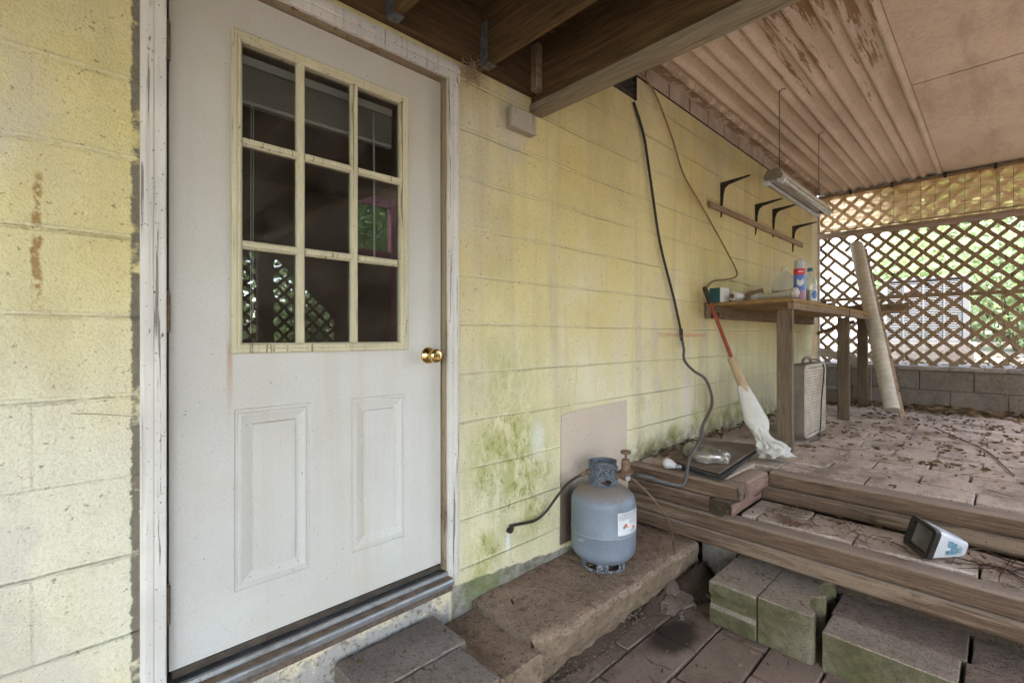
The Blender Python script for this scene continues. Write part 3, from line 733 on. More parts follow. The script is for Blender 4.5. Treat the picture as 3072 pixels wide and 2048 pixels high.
# ------------------------------------------------------------------ deck overhead
dk = thing('deck', (-.7, 1.55, 2.4), 'dark wooden upper deck with joists overhead by the door', 'deck')
MB().box(-3, 1.613, 1.517, 1.553, 2.48, 2.713).build('ledger', M['deck_x'], dk, bevel=.003)
for x in (-2.73, -2.32, -1.91, -1.50, -1.09, -.68, -.27, .20, .55, .84, 1.275):
    if x in (.55,): continue
    MB().box(x, x + .038, -2.36, 1.516, 2.482, 2.712).build('joist', M['deck_y'], dk, bevel=.003)
    h = MB(); h.box(x - .0025, x - .0005, 1.472, 1.514, 2.478, 2.66); h.box(x + .0385, x + .0405, 1.472, 1.514, 2.478, 2.66); h.box(x - .0025, x + .0405, 1.462, 1.514, 2.476, 2.4795)
    h.box(x - .006, x - .0027, 1.49, 1.5162, 2.48, 2.60)
    h.build('joist_hanger', M['steel'], dk)
MB().box(1.614, 1.652, -2.4, 1.553, 2.449, 2.714).build('beam', M['deck_y'], dk, bevel=.003)
MB().box(1.603, 1.690, -2.4, 1.552, 2.408, 2.446).build('trim_board', M['trim_wood'], dk, bevel=.003)
MB().box(1.572, 1.6125, 1.474, 1.516, 2.482, 2.70).build('cleat', M['bench_x'], dk, bevel=.004)
MB().box(-3, 1.61, -2.402, -2.362, 2.45, 2.713).build('rim_joist', M['deck_x'], dk, bevel=.003)
bd = MB(); y = 1.5545
while y > -2.4: bd.box(-3, 1.72, y - .1385, y, 2.715, 2.752); y -= .1386
bd.build('decking', M['deck_x'], dk, bevel=.004)
for x, y in ((-2.5, -2.3), (1.2, -2.3)):
    MB().box(x, x + .14, y, y + .14, -.05, 2.448).build('post', M['deck_y'], dk, bevel=.004)
MB().box(1.70, 1.76, -1.9, 1.5545, 2.735, 3.10).build('light_gap_board', M['white_wood'], dk)  # unseen board, added to close a gap that let light in

# wood block on the wall
wbk = MB().box(1.452, 1.612, 1.508, 1.5545, 2.288, 2.382)
tag(wbk.build('wood_block', M['white_wood'], bevel=.006), 'small whitish wood block nailed to the wall below the beam end', 'wood block')

# ------------------------------------------------------------------ porch ceiling
pr_ = thing('porch_roof', (4.2, 1.5, 3.05), 'tan painted porch ceiling, part ribbed sheets and part flat panels', 'ceiling')
def corr(x0, x1, z):
    pts = []; y = 1.552; per = .200
    base = [(0, 0), (.058, 0), (.068, -.006), (.078, -.021), (.090, -.024), (.102, -.021), (.112, -.004), (.120, .002), (.134, .002), (.144, -.004), (.154, -.021), (.166, -.024), (.178, -.021), (.188, -.005), (.195, 0)]
    while y > .43:
        for u, w in base:
            if y - u > .43: pts.append((y - u, z + w))
        y -= per
    pts.append((.43, z)); m = MB()
    n_ = len(pts)
    m.v = [(x0, p[0], p[1]) for p in pts] + [(x1, p[0], p[1]) for p in pts]
    m.f = [(i, i + 1, n_ + i + 1, n_ + i) for i in range(n_ - 1)]; m.mi = [0] * len(m.f)
    return m
corr(1.765, 4.60, 3.048).build('ribbed_sheet', M['ceiling'], pr_, smooth=True, sharp=60)
corr(4.59, 6.75, 3.0515).build('ribbed_sheet', M['ceiling'], pr_, smooth=True, sharp=60)
MB().box(1.765, 4.143, -1.9, .4285, 3.043, 3.060).build('flat_panel', M['ceiling'], pr_, bevel=.002)
MB().box(4.157, 6.75, -1.9, .4285, 3.043, 3.060).build('flat_panel', M['ceiling'], pr_, bevel=.002)
MB().box(1.66, 6.9, -2.0, 1.554, 3.070, 3.14).build('roof_light_block', M['deck_x'], pr_)  # unseen slab over the ceiling sheets, added to block light
ed = MB(); ed.box(6.60, 6.74, -1.9, 1.60, 3.0, 3.03); ed.build('end_rail', M['ceiling'], pr_, bevel=.003)
MB().box(6.365, 6.598, 1.557, 1.75, 2.85, 3.0685).build('corner_filler', M['post'], pr_)
for x, y in ((4.6, -1.85), (6.5, -1.85)): MB().box(x, x + .1, y, y + .1, -.05, 3.04).build('post', M['post'], pr_, bevel=.004)

# ------------------------------------------------------------------ knee wall, post, lattice, blind
kw = MB()
for r_ in range(2):
    z0 = .60 + r_ * .2; y = 1.62 - (.203 if r_ else .03)
    kw_y = [1.60]; 
    while y > -2.2: kw_y.append(y); y -= .406
    for a, b in zip(kw_y[:-1], kw_y[1:]):
        kw.box(6.482 + random.uniform(-.002, .002), 6.66, b + .003, a - .003, z0 + .003, z0 + .199)
knee = tag(kw.build('block_knee_wall', M['kneeblock'], bevel=.004), 'low grey cement block wall under the lattice at the far end', 'wall')
cp = MB(); y = 1.60
while y > -2.2: cp.box(6.455, 6.70, y - .403, y, 1.003, 1.045); y -= .408
cp.build('cap', M['cap_block'], knee, bevel=.004)
tag(MB().box(6.55, 6.64, 1.532, 1.615, 1.046, 2.999).build('corner_post', M['post'], bevel=.004), 'tan corner post with a pale edge between yellow wall and lattice', 'post')
MB().box(6.56, 6.60, 1.524, 1.5315, 1.047, 2.998).build('pale_edge', M['casing'], bpy.data.objects['corner_post'])
lt = MB()
def lattice(mb, clip, pitch, w, x0, t, ph1, ph2, fn, rng_=14, skip=()):
    r2 = math.sqrt(.5)
    for lay, (ph, d) in enumerate(((ph1, (1, -1)), (ph2, (1, 1)))):
        nrm = (d[1] * -r2, d[0] * r2) if lay else (r2, r2)
        dd = (d[0] * r2, d[1] * r2)
        for k in range(-80, 80):
            c0 = ph + k * pitch
            o = (nrm[0] * c0, nrm[1] * c0)
            segs = [(-rng_, rng_)]
            for (sl, sk, s0, s1) in skip:
                if sl == lay and sk == k: segs = [(-rng_, s0), (s1, rng_)]
            for s0, s1 in segs:
                q = [(o[0] + dd[0] * s + nrm[0] * e, o[1] + dd[1] * s + nrm[1] * e) for s, e in ((s0, -w / 2), (s1, -w / 2), (s1, w / 2), (s0, w / 2))]
                q = clip_poly(q, clip)
                if len(q) >= 3: mb.prism(q, x0 + lay * t, x0 + (lay + 1) * t - .0004, fn)
P_ = .1115
def kof(lay, y, z):
    v_ = ((y + z) if lay == 0 else (z - y)) * math.sqrt(.5)
    return round((v_ - (2.395 + P_ / 2 if lay == 0 else 1.006 + P_ / 2)) / P_)
sk = []
for lay, y, z in ((0, 1.30, 2.26), (0, 1.35, 2.10), (0, .25, 1.60), (0, .05, 1.66), (1, .70, 2.82)):
    c_ = ((y - z) if lay == 0 else (y + z)) * math.sqrt(.5)
    sk.append((lay, kof(lay, y, z), c_ - .075, c_ + .075))
lattice(lt, [(-1.9, 1.046), (1.531, 1.046), (1.531, 2.998), (-1.9, 2.998)], P_, .036, 6.615, .008, 2.395 + P_ / 2, 1.006 + P_ / 2, lambda u, v_, d: (d, u, v_), skip=sk)
lat = tag(lt.build('lattice_screen', M['lattice']), 'brown diagonal wooden lattice screen at the far end of the porch', 'lattice')
MB().box(6.632, 6.67, -1.9, 1.531, 1.768, 1.806).build('rail', M['lattice'], lat, bevel=.003)
rb = thing('roll_up_blind', (6.57, .0, 2.5), 'tan bamboo roll up blind hanging over the top of the lattice', 'blind')
MB().grid(60, 6, lambda u, v_: (6.568 + .004 * math.sin(u * 40) * (1 - v_), -1.88 + u * 3.40, 2.56 + v_ * .435 - .012 * math.sin(u * 3.2) * (1 - v_))).build('curtain', M['bamboo'], rb, smooth=True)
tz = lambda y: 2.537 - .012 * math.sin((y + 1.88) / 3.4 * 3.2)
MB().tube([(6.552, -1.88 + 3.41 * i / 24, tz(-1.88 + 3.41 * i / 24)) for i in range(25)], .034, 14).build('roll', M['blind_roll'], rb, smooth=True, sharp=60)
tdm = MB(); y = 1.50
while y > -1.85: tdm.tube([(6.563, y, tz(y) + .02), (6.562, y, 2.998)], .0016, 4); y -= .112
tdm.build('threads', M['twig'], rb)
MB().box(6.556, 6.566, -1.88, 1.52, 2.585, 2.594).build('batten', M['bench_x'], rb)
MB().box(6.545, 6.575, -1.88, 1.52, 2.990, 3.012).build('head_rail', M['bench_x'], rb, bevel=.002)
for y in (1.20, .83, .40, .04, -.4): MB().box(6.535, 6.552, y, y + .022, 2.975, 3.03).build('hook', M['black'], rb, bevel=.004)
pc = MB()
pc.tube([(6.545, .03, 3.0), (6.54, .02, 2.4), (6.52, .0, 1.3), (6.46, .0, .9), (6.44, .012, .615)], .0022, 5, 5)
pc.tube([(6.545, .036, 3.0), (6.54, .03, 2.4), (6.50, .0, 1.3), (6.45, -.005, .95), (6.43, -.05, .70), (6.42, -.11, .612)], .0022, 5, 5)
pc.build('pull_cord', M['tan'], rb)
# ------------------------------------------------------------------ step timbers, blocks, slab
def timber(x0, x1, y0, y1, z0, z1, axis, label, ends=()):
    mb = MB(); nseg = 26
    # eased square section, drawn along its length
    if axis == 'y': w0, w1, L0, L1 = x0, x1, y0, y1
    else: w0, w1, L0, L1 = y0, y1, x0, x1
    cw, hw_ = (w0 + w1) / 2, (w1 - w0) / 2; cz, hz_ = (z0 + z1) / 2, (z1 - z0) / 2 - .001
    ring_ = []
    for k in range(20):
        t = 2 * math.pi * k / 20 + .157; c_, s2 = math.cos(t), math.sin(t); e_ = .42
        ring_.append((math.copysign(abs(c_) ** e_, c_) * hw_, math.copysign(abs(s2) ** e_, s2) * hz_))
    nseg = max(4, int((L1 - L0) / .06))
    for i in range(nseg + 1):
        l = L0 + (L1 - L0) * i / nseg
        for u, w in ring_:
            q = 1 + .05 * mnoise.noise(Vector((l * 1.7, u * 9 + z0 * 31, w * 9 + x0 * 7)))
            a = cw + u * (1 + .03 * mnoise.noise(Vector((l * 2.1, u * 14, w * 14 + z0 * 20)))); b = cz + w * (.985 + .015 * q)
            mb.v.append((a, l, b) if axis == 'y' else (l, a, b))
    for i in range(nseg):
        for k in range(20):
            k2 = (k + 1) % 20; mb.f.append((i * 20 + k, i * 20 + k2, (i + 1) * 20 + k2, (i + 1) * 20 + k))
    mb.f.append(tuple(range(20))[::-1]); mb.f.append(tuple(nseg * 20 + k for k in range(20))); mb.mi = [0] * len(mb.f)
    o = tag(mb.build('landscape_timber', M['timber_' + axis], smooth=True, sharp=50), label, 'timber', 'landscape timbers edging the steps and terrace')
    for side in ends:
        l = L0 - .0015 if side == 0 else L1 + .0015
        e = MB(); pts = [(cw + u * .97, cz + w * .97) for u, w in ring_]
        e.prism(pts, l - .0008, l + .0008, (lambda u, v_, d: (u, d, v_)) if axis == 'y' else (lambda u, v_, d: (d, u, v_)))
        e.build('end_grain', M['endgrain'], o)
    return o
timber(2.448, 2.56, .925, 1.552, .511, .597, 'y', 'top timber across the platform front, ending in dark rotted end grain', (0,))
timber(2.452, 2.56, 1.066, 1.552, .426, .511, 'y', 'short timber second from top below the light bulb')
timber(2.45, 2.87, .948, 1.064, .426, .511, 'x', 'lower pinkish return timber with a dark round end beside the step', (0,))
timber(2.562, 2.85, .905, 1.012, .511, .600, 'x', 'upper pinkish return timber at the platform corner')
timber(2.446, 2.56, -1.5, 1.552, .339, .4255, 'y', 'long upper timber along the lower step edge')
timber(2.452, 2.56, -1.5, 1.552, .257, .339, 'y', 'long bottom timber of the lower step above the cement blocks')
timber(2.850, 2.97, -1.5, .902, .512, .599, 'y', 'long rounded timber edging the top of the terrace')
timber(2.872, 2.968, -1.5, .946, .428, .511, 'y', 'recessed timber riser under the terrace edge timber')

def block(name, x0, x1, y0, y1, z0, z1, mat, label, cat='cement block', group=None, rough=.0016, rot=0, notch=None, bev=.0035):
    mb = MB()
    if notch: mb.prism(notch, z0, z1, lambda u, v_, d: (u, v_, d))
    else:
        cx_, cy_ = (x0 + x1) / 2, (y0 + y1) / 2
        mb.box(x0 - cx_, x1 - cx_, y0 - cy_, y1 - cy_, z0, z1, Matrix.Translation((cx_, cy_, 0)) @ Matrix.Rotation(R(rot), 4, 'Z'))
    return tag(mb.build(name, M[mat], bevel=bev, rough=(rough, 34, .025), seg=1, sharp=32), label, cat, group)
G1 = 'cement blocks laid as steps'
# block with a moulded groove across its front face
ga = MB(); pf = [(2.222, 0), (2.222, .035), (2.215, .05), (2.219, .075), (2.236, .09), (2.236, .125), (2.222, .142), (2.216, .155), (2.216, .195), (2.222, .2), (2.632, .2), (2.632, 0)]
ga.prism(pf, .757, .965, lambda u, v_, d: (u, d, v_))
tag(ga.build('cement_block', M['block'], bevel=.003, rough=(.0014, 34, .025), sharp=30), 'mossy cement block with a moulded groove in its front, nearest the dirt', 'cement block', G1)
nb = [(2.225, .752), (2.225, .555), (2.236, .541), (2.275, .541), (2.315, .578), (2.40, .588), (2.43, .541), (2.455, .541), (2.485, .588), (2.57, .578), (2.605, .541), (2.635, .541), (2.642, .556), (2.642, .752)]
block('cement_block', 0, 0, 0, 0, 0, .202, 'block', 'mossy cement block with open hollows facing the slab blocks', group=G1, notch=nb, bev=.003)
block('cement_block', 2.242, 2.418, .108, .512, -.03, .15, 'block', 'long green faced slab block in the front row by the cement blocks', group=G1)
block('cement_block', 2.428, 2.662, .094, .520, -.03, .148, 'block_dark', 'plain dusty slab block tucked under the timber behind the green faced one', group=G1)
block('cement_block', 2.242, 2.418, -.31, .095, -.03, .149, 'block_dark', 'front slab block at the lower right corner of the photo', group=G1)
block('cement_block', 2.428, 2.662, -.32, .082, -.03, .146, 'block_dark', 'dark slab block at the right edge under the timber', group=G1)
block('cement_block', 2.60, 2.80, .985, 1.17, -.02, .20, 'kneeblock', 'grey block in the dark hollow under the step timbers', group=G1)
# blocks under the door
block('cement_block', .655, 1.045, 1.322, 1.528, .06, .272, 'grey_block', 'grey cement block against the foundation below the door', group=G1)
block('cement_block', .660, 1.012, 1.108, 1.317, .06, .268, 'grey_block', 'grey cement block in front of the one below the door', group=G1)
tag(MB().box(.62, 1.05, 1.09, 1.53, -.03, .058).build('block_base', M['dirt']), kind='structure')
block('cement_block', 1.064, 1.268, 1.158, 1.545, 0, .204, 'concrete', 'brown mossy block between the grey blocks and the concrete step', group=G1)
# rough concrete slab
cs = MB(); nX, nY = 150, 50
def slab_fn(u, v_):
    x = 1.258 + u * 1.245; y = 1.160 + v_ * .392 + .010 * (mnoise.noise(Vector((x * 3, 0, 4))) ) * (1 - v_) + (.05 * max(0, .12 - u) / .12) * (1 - v_)
    return (x, y, .243 + .005 * mnoise.noise(Vector((x * 7, y * 7, 1))) - .005 * max(0, (.05 - v_) / .05) - .004 * max(0, (.02 - u) / .02) + .003 * mnoise.noise(Vector((x * 23, y * 23, 5))) + .0022 * mnoise.noise(Vector((x * 70, y * 70, 9))) - .006 * max(0, 1 - abs(x - 1.93 - .25 * (y - 1.3) + .03 * mnoise.noise(Vector((y * 14, 2, 2)))) / .006))
cs.grid(nX, nY, slab_fn)
rows = [(0, 0), (.022, -.016), (.09, -.006), (.14, .022), (.19, .062), (.25, .10)]
def front_fn(u, v_):
    p = slab_fn(u, 0); t = v_ * 5; i = min(int(t), 4); f_ = t - i
    dz = rows[i][0] + (rows[i + 1][0] - rows[i][0]) * f_; dy = rows[i][1] + (rows[i + 1][1] - rows[i][1]) * f_
    k = mnoise.noise(Vector((u * 9, v_ * 3, 8)))
    k2 = mnoise.noise(Vector((u * 75, v_ * 18, 6))); k3 = mnoise.noise(Vector((u * 30, v_ * 8, 3)))
    return (p[0] + .002 * k3, p[1] + dy * (1 + .45 * k) + .0035 * k2 + .006 * k3 + .012 * mnoise.noise(Vector((u * 22, v_ * 5, 2))) * v_, p[2] - dz)
cs.grid(nX, 36, front_fn)
cs.grid(50, 14, lambda u, v_: (lambda p: (p[0] + .012 * mnoise.noise(Vector((u * 4, v_ * 4, 3))) * v_, p[1], p[2] - v_ * .25))(slab_fn(0, u)))
cs.grid(50, 14, lambda u, v_: (lambda p: (p[0] + .012 * mnoise.noise(Vector((u * 4, v_ * 4, 5))) * v_, p[1], p[2] - v_ * .25))(slab_fn(1, u)))
tag(cs.build('concrete_step', M['concrete'], smooth=True, sharp=38), 'rough poured concrete step along the wall carrying the gas tank', 'step')

# ------------------------------------------------------------------ beige panel behind tank
pn = MB(); pn.prism([(1.825, .30), (2.425, .30), (2.432, .974), (1.946, .964), (1.90, .961), (1.835, .950)], 1.548, 1.5535, lambda u, v_, d: (u, d, v_))
n = NT('stained_beige_sheet'); x, y, z = n.xyz()
a = n.mix(n.rng(n.noise(2.5, 5), .3, .7), (.53, .43, .345), (.47, .38, .30))
wet = n.rng(n.add(n.add(z, n.mul(n.ma('SUBTRACT', x, 1.85), .35)), n.mul(n.ma('SUBTRACT', n.noise((6, 1, 9), 5, .7), .5), .22)), .68, .54)
a = n.mix(n.mul(wet, .85), a, (.085, .06, .04)); a = n.mix(n.rng(n.noise(90, 3), .64, .7, 0, .5), a, (.1, .07, .05))
M['sheet'] = n.simple(a, .5, n.bump(n.noise(40, 3), .001), 0, .35)
tag(pn.build('plastic_sheet', M['sheet']), 'beige flat sheet leaning on the wall behind the gas tank', 'sheet')

# ------------------------------------------------------------------ propane tank
TC = (1.913, 1.351)
tk = thing('gas_tank', (*TC, .243), 'blue grey propane gas tank standing on the concrete step', 'gas tank')
Tm = Matrix.Translation((*TC, 0))
bp = [(.001, .262)] + [(.154 * math.sin(R(a_)) if a_ < 90 else .154, .345 - .083 * math.cos(R(a_))) for a_ in range(10, 91, 10)] + [(.1545, .36), (.1545, .418), (.1562, .422), (.1562, .432), (.1545, .436), (.1545, .555)]
bp += [(.1545 * math.cos(R(a_)), .555 + .092 * math.sin(R(a_))) for a_ in range(10, 91, 10)][:-1] + [(.001, .647)]
body = MB().lathe(bp, Tm, 56, cap=False).build('body', M['tank'], tk, smooth=True, sharp=50)
def shell(mb, r, a0, a1, z0, z1, na, nz, keep=lambda a, z: True):
    for i in range(na):
        for j in range(nz):
            b0, b1 = a0 + (a1 - a0) * i / na, a0 + (a1 - a0) * (i + 1) / na; c0, c1 = z0 + (z1 - z0) * j / nz, z0 + (z1 - z0) * (j + 1) / nz
            if keep((b0 + b1) / 2, (c0 + c1) / 2):
                rf = r if callable(r) else (lambda z: r)
                mb.add([(TC[0] + rf(c0) * math.cos(R(b0)), TC[1] + rf(c0) * math.sin(R(b0)), c0), (TC[0] + rf(c0) * math.cos(R(b1)), TC[1] + rf(c0) * math.sin(R(b1)), c0),
                        (TC[0] + rf(c1) * math.cos(R(b1)), TC[1] + rf(c1) * math.sin(R(b1)), c1), (TC[0] + rf(c1) * math.cos(R(b0)), TC[1] + rf(c1) * math.sin(R(b0)), c1)], [(0, 1, 2, 3)])
VA = 215.2                       # azimuth from the tank to the photographer
def ck(a, z):
    d = ((a - VA + 180) % 360) - 180
    if ((d - 14) / 21) ** 2 + ((z - .660) / .0125) ** 2 < 1: return False        # oval hole in the guard
    if z < .640 and abs(d % 72 - 22) > 13 + (z - .622) * 500: return False
    if z > .722 and 62 < d < 112: return False
    return True
cl = MB(); shell(cl, lambda z: .071 - (z - .6) * .02, 0, 360, .622, .747, 120, 50, ck)
bmesh_tmp = cl.build('collar', M['tank'], tk, smooth=True, solid=.004)
bm = bmesh.new(); bm.from_mesh(bmesh_tmp.data); bmesh.ops.remove_doubles(bm, verts=bm.verts, dist=.0004); bm.to_mesh(bmesh_tmp.data); bm.free()
def fk(a, z): return not (z > .262 and (int((a + 12) / 30) % 2 == 0))
ft = MB(); shell(ft, lambda z: .104 + (z - .245) * .05, 0, 360, .244, .287, 96, 8, fk)
ftb = ft.build('foot_ring', M['tank'], tk, smooth=True, solid=.004)
bm = bmesh.new(); bm.from_mesh(ftb.data); bmesh.ops.remove_doubles(bm, verts=bm.verts, dist=.0004); bm.to_mesh(ftb.data); bm.free()
vv = MB(); vv.lathe([(.013, .64), (.013, .70), (.017, .702), (.017, .712), (.008, .714), (.008, .722), (.0005, .722)], Tm, 16)
valve = vv.build('valve', M['rust'], tk, smooth=True)
MB().lathe([(.0005, .719), (.025, .7195), (.029, .724), (.028, .731), (.0005, .733)], Tm, 20).build('handwheel', M['alu'], valve, smooth=True)
lb = MB(); shell(lb, .1568, 240, 300, .442, .545, 14, 2)
def on_tank(mb, a0, a1, z0, z1, lift): shell(mb, .1568 + lift, a0, a1, z0, z1, max(1, int(abs(a1 - a0) / 5)), 1)
lb.cur = 1
for k in range(6): on_tank(lb, 242, 242 + random.uniform(36, 54), .5385 - k * .0052, .5400 - k * .0052, .0005)
for k in range(4): on_tank(lb, 264, 264 + random.uniform(14, 30), .505 - k * .005, .5062 - k * .005, .0005)
for k in range(4): on_tank(lb, 266, 266 + random.uniform(10, 28), .460 - k * .004, .4612 - k * .004, .0005)
def dia(a, z, s2, mi):
    rr = .1574; da = math.degrees(s2 / rr); lb.cur = mi
    lb.add([(TC[0] + rr * math.cos(R(a + q)), TC[1] + rr * math.sin(R(a + q)), z + w) for q, w in ((-da, 0), (0, -s2), (da, 0), (0, s2))], [(0, 1, 2, 3)])
dia(252.5, .4775, .0085, 2); dia(255.8, .4865, .0085, 3); dia(259.1, .4775, .0085, 4)
lb.cur = 3; on_tank(lb, 273, 280, .463, .472, .0007)
lb.build('label', [M['white_label'], M['ink'], M['blue_label'], M['red_label'], M['yellow']], tk, smooth=True)

# regulator with its tubes
rg = thing('gas_regulator', (1.967, 1.259, .68), 'rusty brass gas regulator screwed to the tank valve', 'regulator')
Rm = Matrix.Translation((1.967, 1.259, 0))
body = MB().lathe([(.001, .664), (.020, .664), (.024, .672), (.024, .694), (.036, .697), (.036, .703), (.026, .708), (.0215, .716), (.0205, .752), (.017, .762), (.009, .764), (.001, .764)], Rm, 24).build('body', M['rust'], rg, smooth=True, sharp=40)
MB().lathe([(.0055, .763), (.0055, .79)], Rm, 10).build('stem', M['rust'], rg)
MB().lathe([(.001, .787), (.021, .788), (.0245, .792), (.0245, .799), (.021, .803), (.001, .804)], Rm, 20).build('knob', M['rust'], rg, smooth=True)
rd = Vector((.72, -.69, 0))
def along(p, d, prof_, seg=16):
    M_ = Matrix.Translation(p) @ Vector(d).to_track_quat('Z', 'Y').to_matrix().to_4x4(); return M_
c0 = Vector((1.967, 1.259, .684))
nutm = along(c0 - rd * .058, rd, None)
MB().lathe([(.0005, 0), (.012, 0), (.012, .008), (.019, .008), (.019, .022), (.010, .022), (.010, .03), (.016, .03), (.016, .04), (.009, .04)], nutm, 8).build('inlet_nut', M['rust'], rg)
vd = Vector((-.815, -.575, 0))
MB().lathe([(.009, 0), (.012, .0), (.012, .034), (.0095, .036), (.0095, .032), (.0005, .032)], along(c0 + Vector((.008, -.006, -.006)), vd, None), 16, cap=False).build('gauge_port', M['alu'], rg, smooth=True)
MB().tube([c0 + rd * .015, c0 + rd * .06], .0085, 10).build('outlet', M['black'], rg)
# black cable/hose from the vent down to the regulator
hp = [(2.50, 1.545, 2.765), (2.605, 1.540, 2.60), (2.655, 1.535, 2.42), (2.70, 1.532, 2.25), (2.793, 1.53, 1.945), (2.967, 1.53, 1.62), (3.06, 1.525, 1.40)]
hp2 = [(3.06, 1.522, 1.36), (3.085, 1.515, 1.27), (3.075, 1.505, 1.19), (3.16, 1.48, 1.115), (3.235, 1.435, 1.06), (3.23, 1.39, .965), (3.13, 1.345, .885), (2.905, 1.30, .80), (2.76, 1.255, .735), (2.50, 1.195, .685), (2.40, 1.165, .615), (2.33, 1.150, .585), (2.25, 1.160, .60), (2.15, 1.19, .635), (2.07, 1.205, .668), tuple(c0 + rd * .05)]
hs_ = thing('gas_hose', (3.06, 1.52, 1.36), 'black gas line drooping from the wall vent to the regulator', 'hose')
MB().tube(hp, .0082, 10, 6).build('upper_pipe', M['rubber'], hs_, smooth=True)
MB().lathe([(.009, 0), (.0118, .006), (.0118, .028), (.010, .03), (.013, .04), (.013, .075), (.009, .08)], along(Vector((3.07, 1.522, 1.325)), Vector((-.12, .02, 1)), None), 14).build('coupling', M['black'], hs_, smooth=True)
P2 = smooth_path(hp2, 26); L_ = [0]
for i in range(1, len(P2)): L_.append(L_[-1] + (P2[i] - P2[i - 1]).length)
MB().tube(P2, lambda t: .0092 + .0013 * math.sin(t * (len(P2) - 1) * 1.6), 10).build('ribbed_hose', M['hose'], hs_, smooth=True, sharp=80)
t1 = MB().tube([(1.845, 1.405, .692), (1.775, 1.452, .648), (1.735, 1.483, .592), (1.685, 1.520, .512), (1.622, 1.533, .482), (1.52, 1.536, .492), (1.472, 1.538, .497)], .0062, 9, 6)
gl = thing('gas_pipe', (1.472, 1.55, .497), 'thin dark gas tube curving from the tank to a stub in the wall', 'pipe')
t1.build('tube', M['black'], gl, smooth=True)
MB().tube([(1.468, 1.556, .475), (1.466, 1.535, .478), (1.468, 1.530, .502)], .0115, 10, 4).build('wall_stub', M['black'], gl, smooth=True)
MB().lathe([(.011, 0), (.015, .0), (.015, .02), (.010, .022), (.010, .05)], along(Vector((1.862, 1.392, .70)), Vector((-.75, .45, -.35)), None), 8).build('fitting', M['rust'], gl)
tag(MB().tube([(1.975, 1.232, .676), (2.024, 1.176, .608), (2.071, 1.131, .527), (2.125, 1.112, .446), (2.19, 1.13, .33), (2.262, 1.160, .252)], .0048, 7, 6).build('thin_tube', M['copper'], smooth=True), 'thin brown tube arching from the regulator to the concrete step', 'tube')
tag(MB().tube([(2.523, 1.545, 2.977), (2.62, 1.53, 2.94), (2.756, 1.53, 2.868), (2.957, 1.53, 2.668), (3.111, 1.53, 2.473), (3.382, 1.53, 2.315), (3.769, 1.53, 2.081), (4.03, 1.53, 1.91), (4.03, 1.53, 1.845), (3.80, 1.53, 1.80), (3.607, 1.53, 1.776), (3.49, 1.53, 1.717), (3.46, 1.53, 1.66)], .0062, 8, 6).build('wall_cable', M['tan'], smooth=True), 'tan electric cable drooping across the yellow wall to the bench', 'cable')

# ------------------------------------------------------------------ items on the platform
def sheet_stack(pts, z0, th, mat, label, seed):
    random.seed(seed)
    mb = MB(); A, B, C_, D_ = [Vector(p) for p in pts]
    fn = lambda u, v_, d: tuple((A * (1 - u) + B * u) * (1 - v_) + (D_ * (1 - u) + C_ * u) * v_ + Vector((0, 0, z0 + d + .007 * mnoise.noise(Vector((u * 2.5, v_ * 2.5, seed))) + .006 * u * v_)))
    top = MB().grid(12, 12, lambda u, v_: fn(u, v_, th)); bot = MB().grid(12, 12, lambda u, v_: fn(u, v_, 0))
    mb.add(top.v, top.f); mb.add(bot.v, bot.f)
    for (ua, va), (ub, vb) in (((0, 0), (1, 0)), ((1, 0), (1, 1)), ((1, 1), (0, 1)), ((0, 1), (0, 0))):
        mb.grid(12, 1, lambda t, w, ua=ua, va=va, ub=ub, vb=vb: fn(ua + (ub - ua) * t, va + (vb - va) * t, th * w))
    return tag(mb.build('roof_shingle', M[mat], smooth=True, sharp=40), label, 'shingle', 'roofing sheets lying on the platform')
sheet_stack([(2.535, 1.36, 0), (2.475, 1.005, 0), (3.30, 1.10, 0), (3.26, 1.44, 0)], .603, .007, 'shingle', 'bottom dark shingle of the stack under the plastic bag', 3)
sheet_stack([(2.56, 1.37, 0), (2.49, 1.018, 0), (3.33, 1.085, 0), (3.28, 1.45, 0)], .614, .006, 'shingle', 'middle dark shingle of the stack under the plastic bag', 5)
sheet_stack([(2.60, 1.38, 0), (2.52, 1.04, 0), (3.36, 1.10, 0), (3.26, 1.46, 0)], .624, .006, 'shingle_dirty', 'dirty top sheet of the shingle stack under the plastic bag', 8)
random.seed(11)
bgm = MB()
nU, nV = 40, 20
def bagf(u, v_):
    t = 2 * math.pi * u; ph = math.pi * v_
    r_ = Vector((math.cos(t) * math.sin(ph) * .10, math.sin(t) * math.sin(ph) * .115, max(-.35, math.cos(ph)) * .058))
    w = r_ * 18; k = 1 + .30 * mnoise.noise(w) + .16 * abs(mnoise.noise(w * 2.7))
    ear = max(0, math.cos(t - 1.1)) ** 6 * math.sin(ph) ** 2 * .06
    return (2.735 + r_.x * k + ear * .5, 1.20 + r_.y * k + ear, .655 + r_.z * k + ear * .3)
bag = thing('plastic_bag', (2.735, 1.20, .632), 'crumpled clear plastic bag of white filling on the shingles', 'bag')
bgm.grid(nU, nV, bagf).build('bag_film', M['bag'], bag, smooth=True, sharp=70)
MB().grid(30, 14, lambda u, v_: (lambda t, ph: (2.735 + math.cos(t) * math.sin(ph) * .075 * (1 + .2 * mnoise.noise(Vector((u * 8, v_ * 8, 1)))), 1.195 + math.sin(t) * math.sin(ph) * .09, .65 + max(-.4, math.cos(ph)) * .036 * (1 + .4 * mnoise.noise(Vector((u * 6, v_ * 6, 4))))))(2 * math.pi * u, math.pi * v_)).build('filling', M['cloth'], bag, smooth=True, sharp=80)
bu = thing('light_bulb', (2.485, 1.285, .602), 'frosted light bulb lying on the platform timber', 'light bulb')
bdir = Vector((-.02, -.62, -.07)).normalized()
Mb = along(Vector((2.487, 1.318, .634)), bdir, None)
